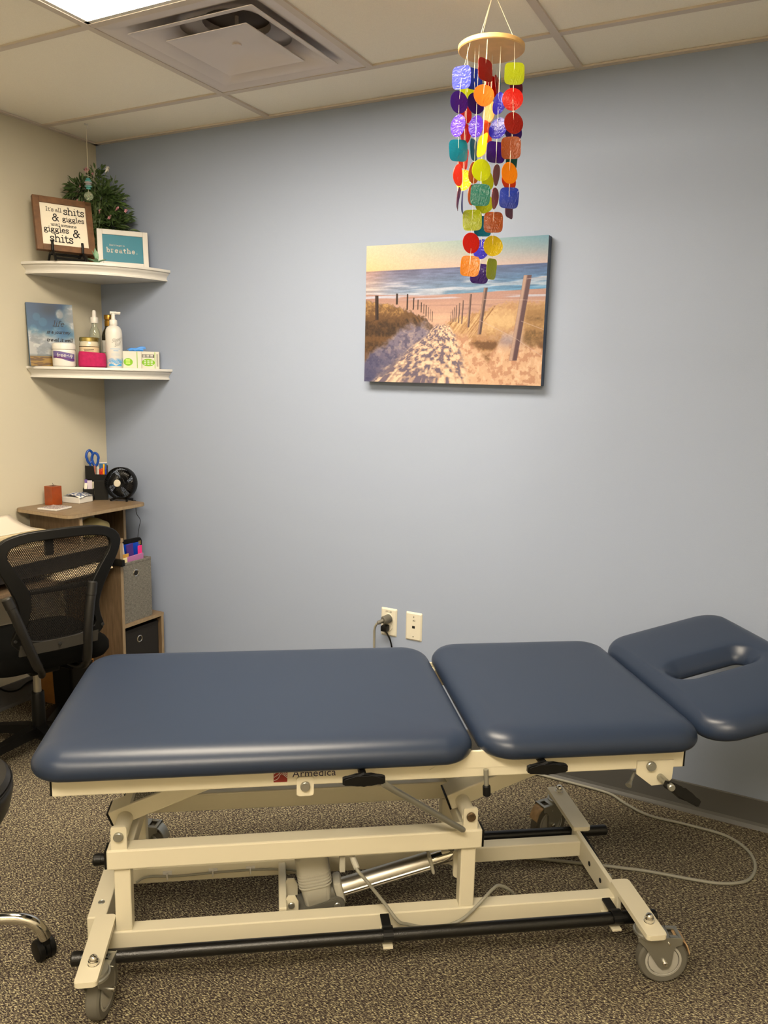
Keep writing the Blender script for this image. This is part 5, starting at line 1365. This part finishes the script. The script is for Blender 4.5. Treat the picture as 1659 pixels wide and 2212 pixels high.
for k in range(4):
    a0 = 2*PI*k/4+.4; A = []
    for q in range(7):
        a = a0+1.15*q/6; A.append([bm.verts.new(FM @ Vector((r*math.cos(a+.5*(r-.015)/R1), r*math.sin(a+.5*(r-.015)/R1), -.006+.014*(q/6-.5)))) for r in (.017, .040, .062)])
    for p, q in zip(A, A[1:]):
        for i in (0, 1): bm.faces.new((p[i], q[i], q[i+1], p[i+1]))
o = obj('blades', bm, mat('blade_black', (22, 22, 24), .3), fn, True); md = o.modifiers.new('s', 'SOLIDIFY'); md.thickness = .0015
bm = BM(); fd = Vector((nrm.x, nrm.y, 0)).normalized()
for s in (-1, 1):
    q = fx_*s; tube(bm, [q*.026+Vector((0, 0, .012)), q*.040+fd*.026+Vector((0, 0, .0045))], [.006, .0048], 8); tube(bm, [q*.026+Vector((0, 0, .012)), q*.040-fd*.030+Vector((0, 0, .0045))], [.006, .0048], 8)
tube(bm, [-fx_*.030+Vector((0, 0, .0115)), fx_*.030+Vector((0, 0, .0115))], .0055, 8)
obj('stand', bm, M_black, fn, True)
bm = BM(); tube(bm, spl([(.225, -.105, ZS+.012), (.250, -.096, ZS+.0016), (.262, -.090, ZS+.0016), (.264, -.0855, .858), (.262, -.084, .84), (.258, -.078, .80), (.272, -.070, .77), (.260, -.068, .73), (.250, -.066, .68), (.252, -.064, .60), (.252, -.058, .45), (.252, -.055, .342)], 5), .0014, 6)
tag(obj('fan_cord', bm, M_black, None, True), 'thin black fan cord hanging down from the raised shelf', 'cord')

# box under the desk, cable on the left wall
t = thing('cardboard_box', 'brown cardboard box on the carpet under the desk', 'box', (.115, -.395, 0), math.radians(6))
bm = BM(); box(bm, -.09, .09, -.085, .085, 0, .26, .002); obj('carton', bm, mat('cardboard', (150, 102, 46), .7, noise=(12, .2)), t)
bm = BM(); box(bm, -.088, .088, -.086, .086, .2605, .2625, .0005); box(bm, -.02, .02, -.0865, .0865, .262, .2632); obj('flaps', bm, mat('cardboard_tape', (176, 130, 66), .5), t)
t = thing('waste_bin', 'black waste bin in the shadow under the desk', 'bin', (.285, -.495, 0))
bm = BM(); R_ = sqring(bm, [(.055, .0, .012), (.060, .22, .012), (.062, .225, .012), (.058, .225, .012), (.053, .006, .012)]); bm.faces.new(R_[0]); bm.faces.new(R_[-1]); obj('body', bm, M_black, t, True)
bm = BM(); tube(bm, spl([(.03, -.90, .40), (.035, -.80, .26), (.03, -.69, .145), (.022, -.62, .085), (.02, -.56, .070), (.015, -.50, .085), (.012, -.40, .08)], 6), .004, 8)
tag(obj('desk_cable', bm, M_black, None, True), 'black cable drooping along the cream wall under the desk', 'cord')

# ================================================================ office chair
chA = math.atan2(.95, .31)
oc = thing('office_chair', 'black mesh-back office chair pulled up to the desk', 'office chair', (.45, -.80, 0), chA)
# local: x = to the right as seen from behind, y = towards the desk, z up
def meshmat():
    m = mat('mesh_fabric', (14, 12, 11), .7, spec=.2); nt = m.node_tree; b = nt.nodes['Principled BSDF']; tc = nt.nodes.new('ShaderNodeTexCoord')
    wv = []
    for rot in (.5, -.5):
        mp = nt.nodes.new('ShaderNodeMapping'); mp.inputs['Rotation'].default_value = (0, rot, 0); nt.links.new(tc.outputs['Object'], mp.inputs[0])
        wn = nt.nodes.new('ShaderNodeTexWave'); wn.bands_direction = 'X'; wn.inputs['Scale'].default_value = 60; nt.links.new(mp.outputs[0], wn.inputs[0]); wv.append(wn)
    mu = nt.nodes.new('ShaderNodeMath'); mu.operation = 'MULTIPLY'; nt.links.new(wv[0].outputs['Fac'], mu.inputs[0]); nt.links.new(wv[1].outputs['Fac'], mu.inputs[1])
    gt = nt.nodes.new('ShaderNodeMath'); gt.operation = 'GREATER_THAN'; gt.inputs[1].default_value = .34; nt.links.new(mu.outputs[0], gt.inputs[0])
    tr = nt.nodes.new('ShaderNodeBsdfTransparent'); mx = nt.nodes.new('ShaderNodeMixShader'); out = [x for x in nt.nodes if x.type == 'OUTPUT_MATERIAL'][0]
    nt.links.new(gt.outputs[0], mx.inputs[0]); nt.links.new(b.outputs[0], mx.inputs[1]); nt.links.new(tr.outputs[0], mx.inputs[2]); nt.links.new(mx.outputs[0], out.inputs[0]); return m
OUT = [(0, .913), (.08, .911), (.136, .905), (.186, .889), (.213, .862), (.217, .835), (.203, .794), (.174, .738), (.146, .675), (.137, .626), (.146, .58), (.158, .552), (.152, .527), (.115, .501), (.06, .490), (0, .484)]
INN = [(0, .880), (.07, .879), (.120, .874), (.155, .866), (.174, .848), (.172, .820), (.150, .785), (.121, .738), (.104, .70), (.100, .65), (.112, .60), (.125, .572), (.118, .548), (.08, .535), (.04, .531), (0, .530)]
def resample(P, n):
    P = spl([(a, b, 0) for a, b in P], 6); d = [0]
    for a, b in zip(P, P[1:]): d.append(d[-1]+(b-a).length)
    o = []
    for k in range(n+1):
        s = d[-1]*k/n; i = max(j for j in range(len(d)) if d[j] <= s+1e-9); i = min(i, len(P)-2); f = (s-d[i])/max(1e-9, d[i+1]-d[i]); o.append(P[i].lerp(P[i+1], f))
    return [(p.x, p.y) for p in o]
N = 40; ro = resample(OUT, N); ri = resample(INN, N)
ro = ro+[(-x, z) for x, z in ro[::-1]][1:-1]; ri = ri+[(-x, z) for x, z in ri[::-1]][1:-1]
def bk(x, z, d=0):
    t = (.9-z)/.4; xs = x-.020*t
    return Vector((xs, -.265-.015*(1-(x/.2)**2)-d-.02*t+.03*max(0, t)**2, z))
bm = BM(); k = len(ro)
La = [[bm.verts.new(bk(x, z, d)) for x, z in q] for q, d in ((ro, 0), (ro, .020), (ri, .022), (ri, .002))]
for a, b in zip(La, La[1:]+La[:1]):
    for i in range(k): bm.faces.new((a[i], a[(i+1) % k], b[(i+1) % k], b[i]))
bf_ = obj('back_frame', bm, M_black, oc, True); md = bf_.modifiers.new('b', 'BEVEL'); md.width = .003; md.segments = 2
bm = BM(); A = []
for i in range(25):
    f = i/24; z0 = .884-f*.358; xs = [p[0] for p in ri if abs(p[1]-z0) < .012]; hw = (max(xs) if xs else .1)+.004
    if z0 > .876: hw = .11
    A.append([bm.verts.new(bk(-hw+2*hw*q/12, z0, .010)) for q in range(13)])
for p, q in zip(A, A[1:]):
    for i in range(12): bm.faces.new((p[i], p[i+1], q[i+1], q[i]))
obj('mesh_back', bm, meshmat(), oc, True)
bm = BM()
for x0, x1, z0, z1 in ((-.060, .075, .494, .530),):
    A = []
    for i in range(13):
        x = -.135+.27*i/12; A.append([bm.verts.new(bk(x, z, d)) for z, d in ((z0-.004, .023), (z1, .025), (z1, .015), (z0-.004, .013))])
    for p, q in zip(A, A[1:]):
        for i in range(4): bm.faces.new((p[i], p[(i+1) % 4], q[(i+1) % 4], q[i]))
    bm.faces.new(A[0]); bm.faces.new(A[-1])
obj('lower_crossbar', bm, mat('grey_crossbar', (50, 48, 45), .4), oc, True)
bm = BM()
for x in (-.005, .150, -.150):
    p = bk(x, .512 if abs(x) < .1 else .548, .0262); cyl(bm, p+Vector((0, .003, 0)), p-Vector((0, .0015, 0)), .0058, 14, .001)
each('frame_screw', bm, M_void, oc, True)
bm = BM(); tube(bm, [bk(-.12+.03*i, .70+.0*i, -.012) for i in range(9)], .010, 10); obj('lumbar_bar', bm, M_black, oc, True)
bm = BM(); box(bm, -.040, -.012, -.255, -.235, .815, .885, .004); obj('headrest_bracket', bm, M_black, oc)
def swapb(p): return (p[0], -p[1], p[2])
M_tube = mat('satin_black_tube', (20, 19, 18), .42, bump=(500, .2, .001))
for P in ([(.100, .292, .700), (.085, .298, .62), (.075, .294, .52), (.085, .26, .435), (.105, .19, .375), (.105, .12, .350), (.085, .06, .362)], [(-.185, .292, .690), (-.165, .300, .63), (-.135, .298, .54), (-.100, .278, .45), (-.060, .21, .395), (-.025, .12, .345), (.0, .06, .345)]):
    pts = spl([swapb(p) for p in P], 6); bm = BM(); n_ = len(pts); tube(bm, pts, [.0165 if i < n_*.55 else .0125 for i in range(n_)], 14); cyl(bm, pts[0]+(pts[0]-pts[1]).normalized()*.012, pts[3], .0178, 14, .004)
    obj('back_support_arm', bm, M_tube, oc, True)
# seat
bm = BM(); rings = []
for d, z in ((.05, .386), (.012, .392), (0, .408), (0, .432), (.010, .448), (.035, .458), (.08, .462)):
    rings.append([bm.verts.new((x, y, z)) for x, y in rrect(-.225, .225, -.205, .235, .09, d)])
k = len(rings[0])
for a, b in zip(rings, rings[1:]):
    for i in range(k): bm.faces.new((a[i], a[(i+1) % k], b[(i+1) % k], b[i]))
bm.faces.new(rings[0][::-1]); bm.faces.new(rings[-1])
obj('seat', bm, mat('black_seat', (9, 9, 8), .95, spec=.1, bump=(700, .4, .001)), oc, True)
bm = BM(); box(bm, -.055, .055, -.09, .09, .335, .388, .008); obj('tilt_mechanism', bm, M_black, oc)
bm = BM(); tube(bm, [(.05, .0, .352), (.12, -.01, .352), (.16, -.012, .349)], .0045, 8); obj('height_lever', bm, M_black, oc, True)
bm = BM(); cyl(bm, (0, 0, .235), (0, 0, .345), .0140, 20); obj('gas_lift', bm, M_alu, oc, True)
bm = BM(); lathe(bm, [(.024, .09), (.025, .095), (.0235, .236), (.021, .240), (0, .240)], 24); obj('column_cover', bm, M_black, oc, True)
def star(parent, off, r, m, z=.085, h=.03, tz=.062):
    for k in range(5):
        a = math.radians(off+72*k); d = Vector((math.cos(a), math.sin(a), 0)); s = Vector((-d.y, d.x, 0)); bm = BM(); A = []
        for f, w_, zt, hh2 in ((.0, .046, z+.018, .040), (.25, .044, z+.016, .036), (.6, .036, z+.004, .030), (.92, .030, z-.010, .024), (1.0, .022, z-.014, .018)):
            c = d*r*f+Vector((0, 0, zt)); A.append([bm.verts.new(q) for q in (c-s*w_/2-Vector((0, 0, hh2)), c-s*w_*.42, c, c+s*w_*.42, c+s*w_/2-Vector((0, 0, hh2)))])
        for p, q in zip(A, A[1:]):
            for i in range(5): bm.faces.new((p[i], p[(i+1) % 5], q[(i+1) % 5], q[i]))
        bm.faces.new(A[0]); bm.faces.new(A[-1]); obj('base_leg', bm, m, parent, True)
def twin_caster(parent, p, ang, r=.026, m=M_black):
    MM = Matrix.Translation(p) @ Matrix.Rotation(ang, 4, 'Z'); bm = BM()
    for sgn in (-1, 1):
        ax = MM @ Matrix.Translation((.014, sgn*.013, r)) @ Matrix.Rotation(PI/2, 4, 'X'); lathe(bm, [(0, -.009*1), (r*.55, -.009), (r*.9, -.008), (r, -.005), (r, .006), (r*.9, .0085), (r*.55, .009), (0, .009)], 24, ax)
    c = obj('caster', bm, m, parent, True)
    bm = BM(); pf = [(.014+(r+.004)*math.cos(math.radians(t)), r+(r+.004)*math.sin(math.radians(t))) for t in range(10, 171, 16)]+[(-.012, r*.7), (.02, r*.8)]
    prism(bm, pf, -.004, .004, MM @ plane_mtx((0, 0, 0), (1, 0, 0), (0, 0, 1))); cyl(bm, MM @ Vector((0, 0, r+.016)), MM @ Vector((0, 0, r*2+.012)), .009, 12, .002); obj('caster_hood', bm, m, c, True)
offw = 198-math.degrees(chA)
star(oc, offw, .265, M_black, .090)
for k in range(5):
    a = math.radians(offw+72*k); twin_caster(oc, Vector((.262*math.cos(a), .262*math.sin(a), 0)), a+1.0+k*.8, .0235)

# ================================================================ stool
sx, sy = 1.172, -1.723
stl = thing('rolling_stool', 'black round rolling stool with chrome base at the left edge', 'stool', (sx, sy, 0))
bm = BM(); lathe(bm, [(0, .35), (.14, .35), (.170, .356), (.193, .375), (.212, .41), (.220, .450), (.218, .464), (.214, .468), (.215, .474), (.206, .486), (.13, .494), (0, .496)], 48); obj('seat', bm, mat('black_vinyl', (24, 23, 22), .38, bump=(500, .1, .001)), stl, True)
bm = BM(); tube(bm, [Vector((.2175*math.cos(2*PI*k/48), .2175*math.sin(2*PI*k/48), .469)) for k in range(49)], .0022, 6, False); obj('seat_piping', bm, M_black, stl, True)
bm = BM(); cyl(bm, (0, 0, .12), (0, 0, .352), .018, 20); lathe(bm, [(.03, .095), (.036, .10), (.036, .135), (.026, .15), (.018, .16)], 24); obj('column', bm, M_chrome, stl, True)
for k in range(5):
    a = math.radians(40+72*k); d = Vector((math.cos(a), math.sin(a), 0)); bm = BM()
    P = spl([d*.025+Vector((0, 0, .118)), d*.12+Vector((0, 0, .128)), d*.20+Vector((0, 0, .126)), d*.245+Vector((0, 0, .112)), d*.268+Vector((0, 0, .086)), d*.278+Vector((0, 0, .062))], 5); tube(bm, P, .0145, 16); obj('base_leg', bm, M_chrome, stl, True)
    twin_caster(stl, d*.279, a+2.2+(0 if k == 0 else k*.9), .0265)
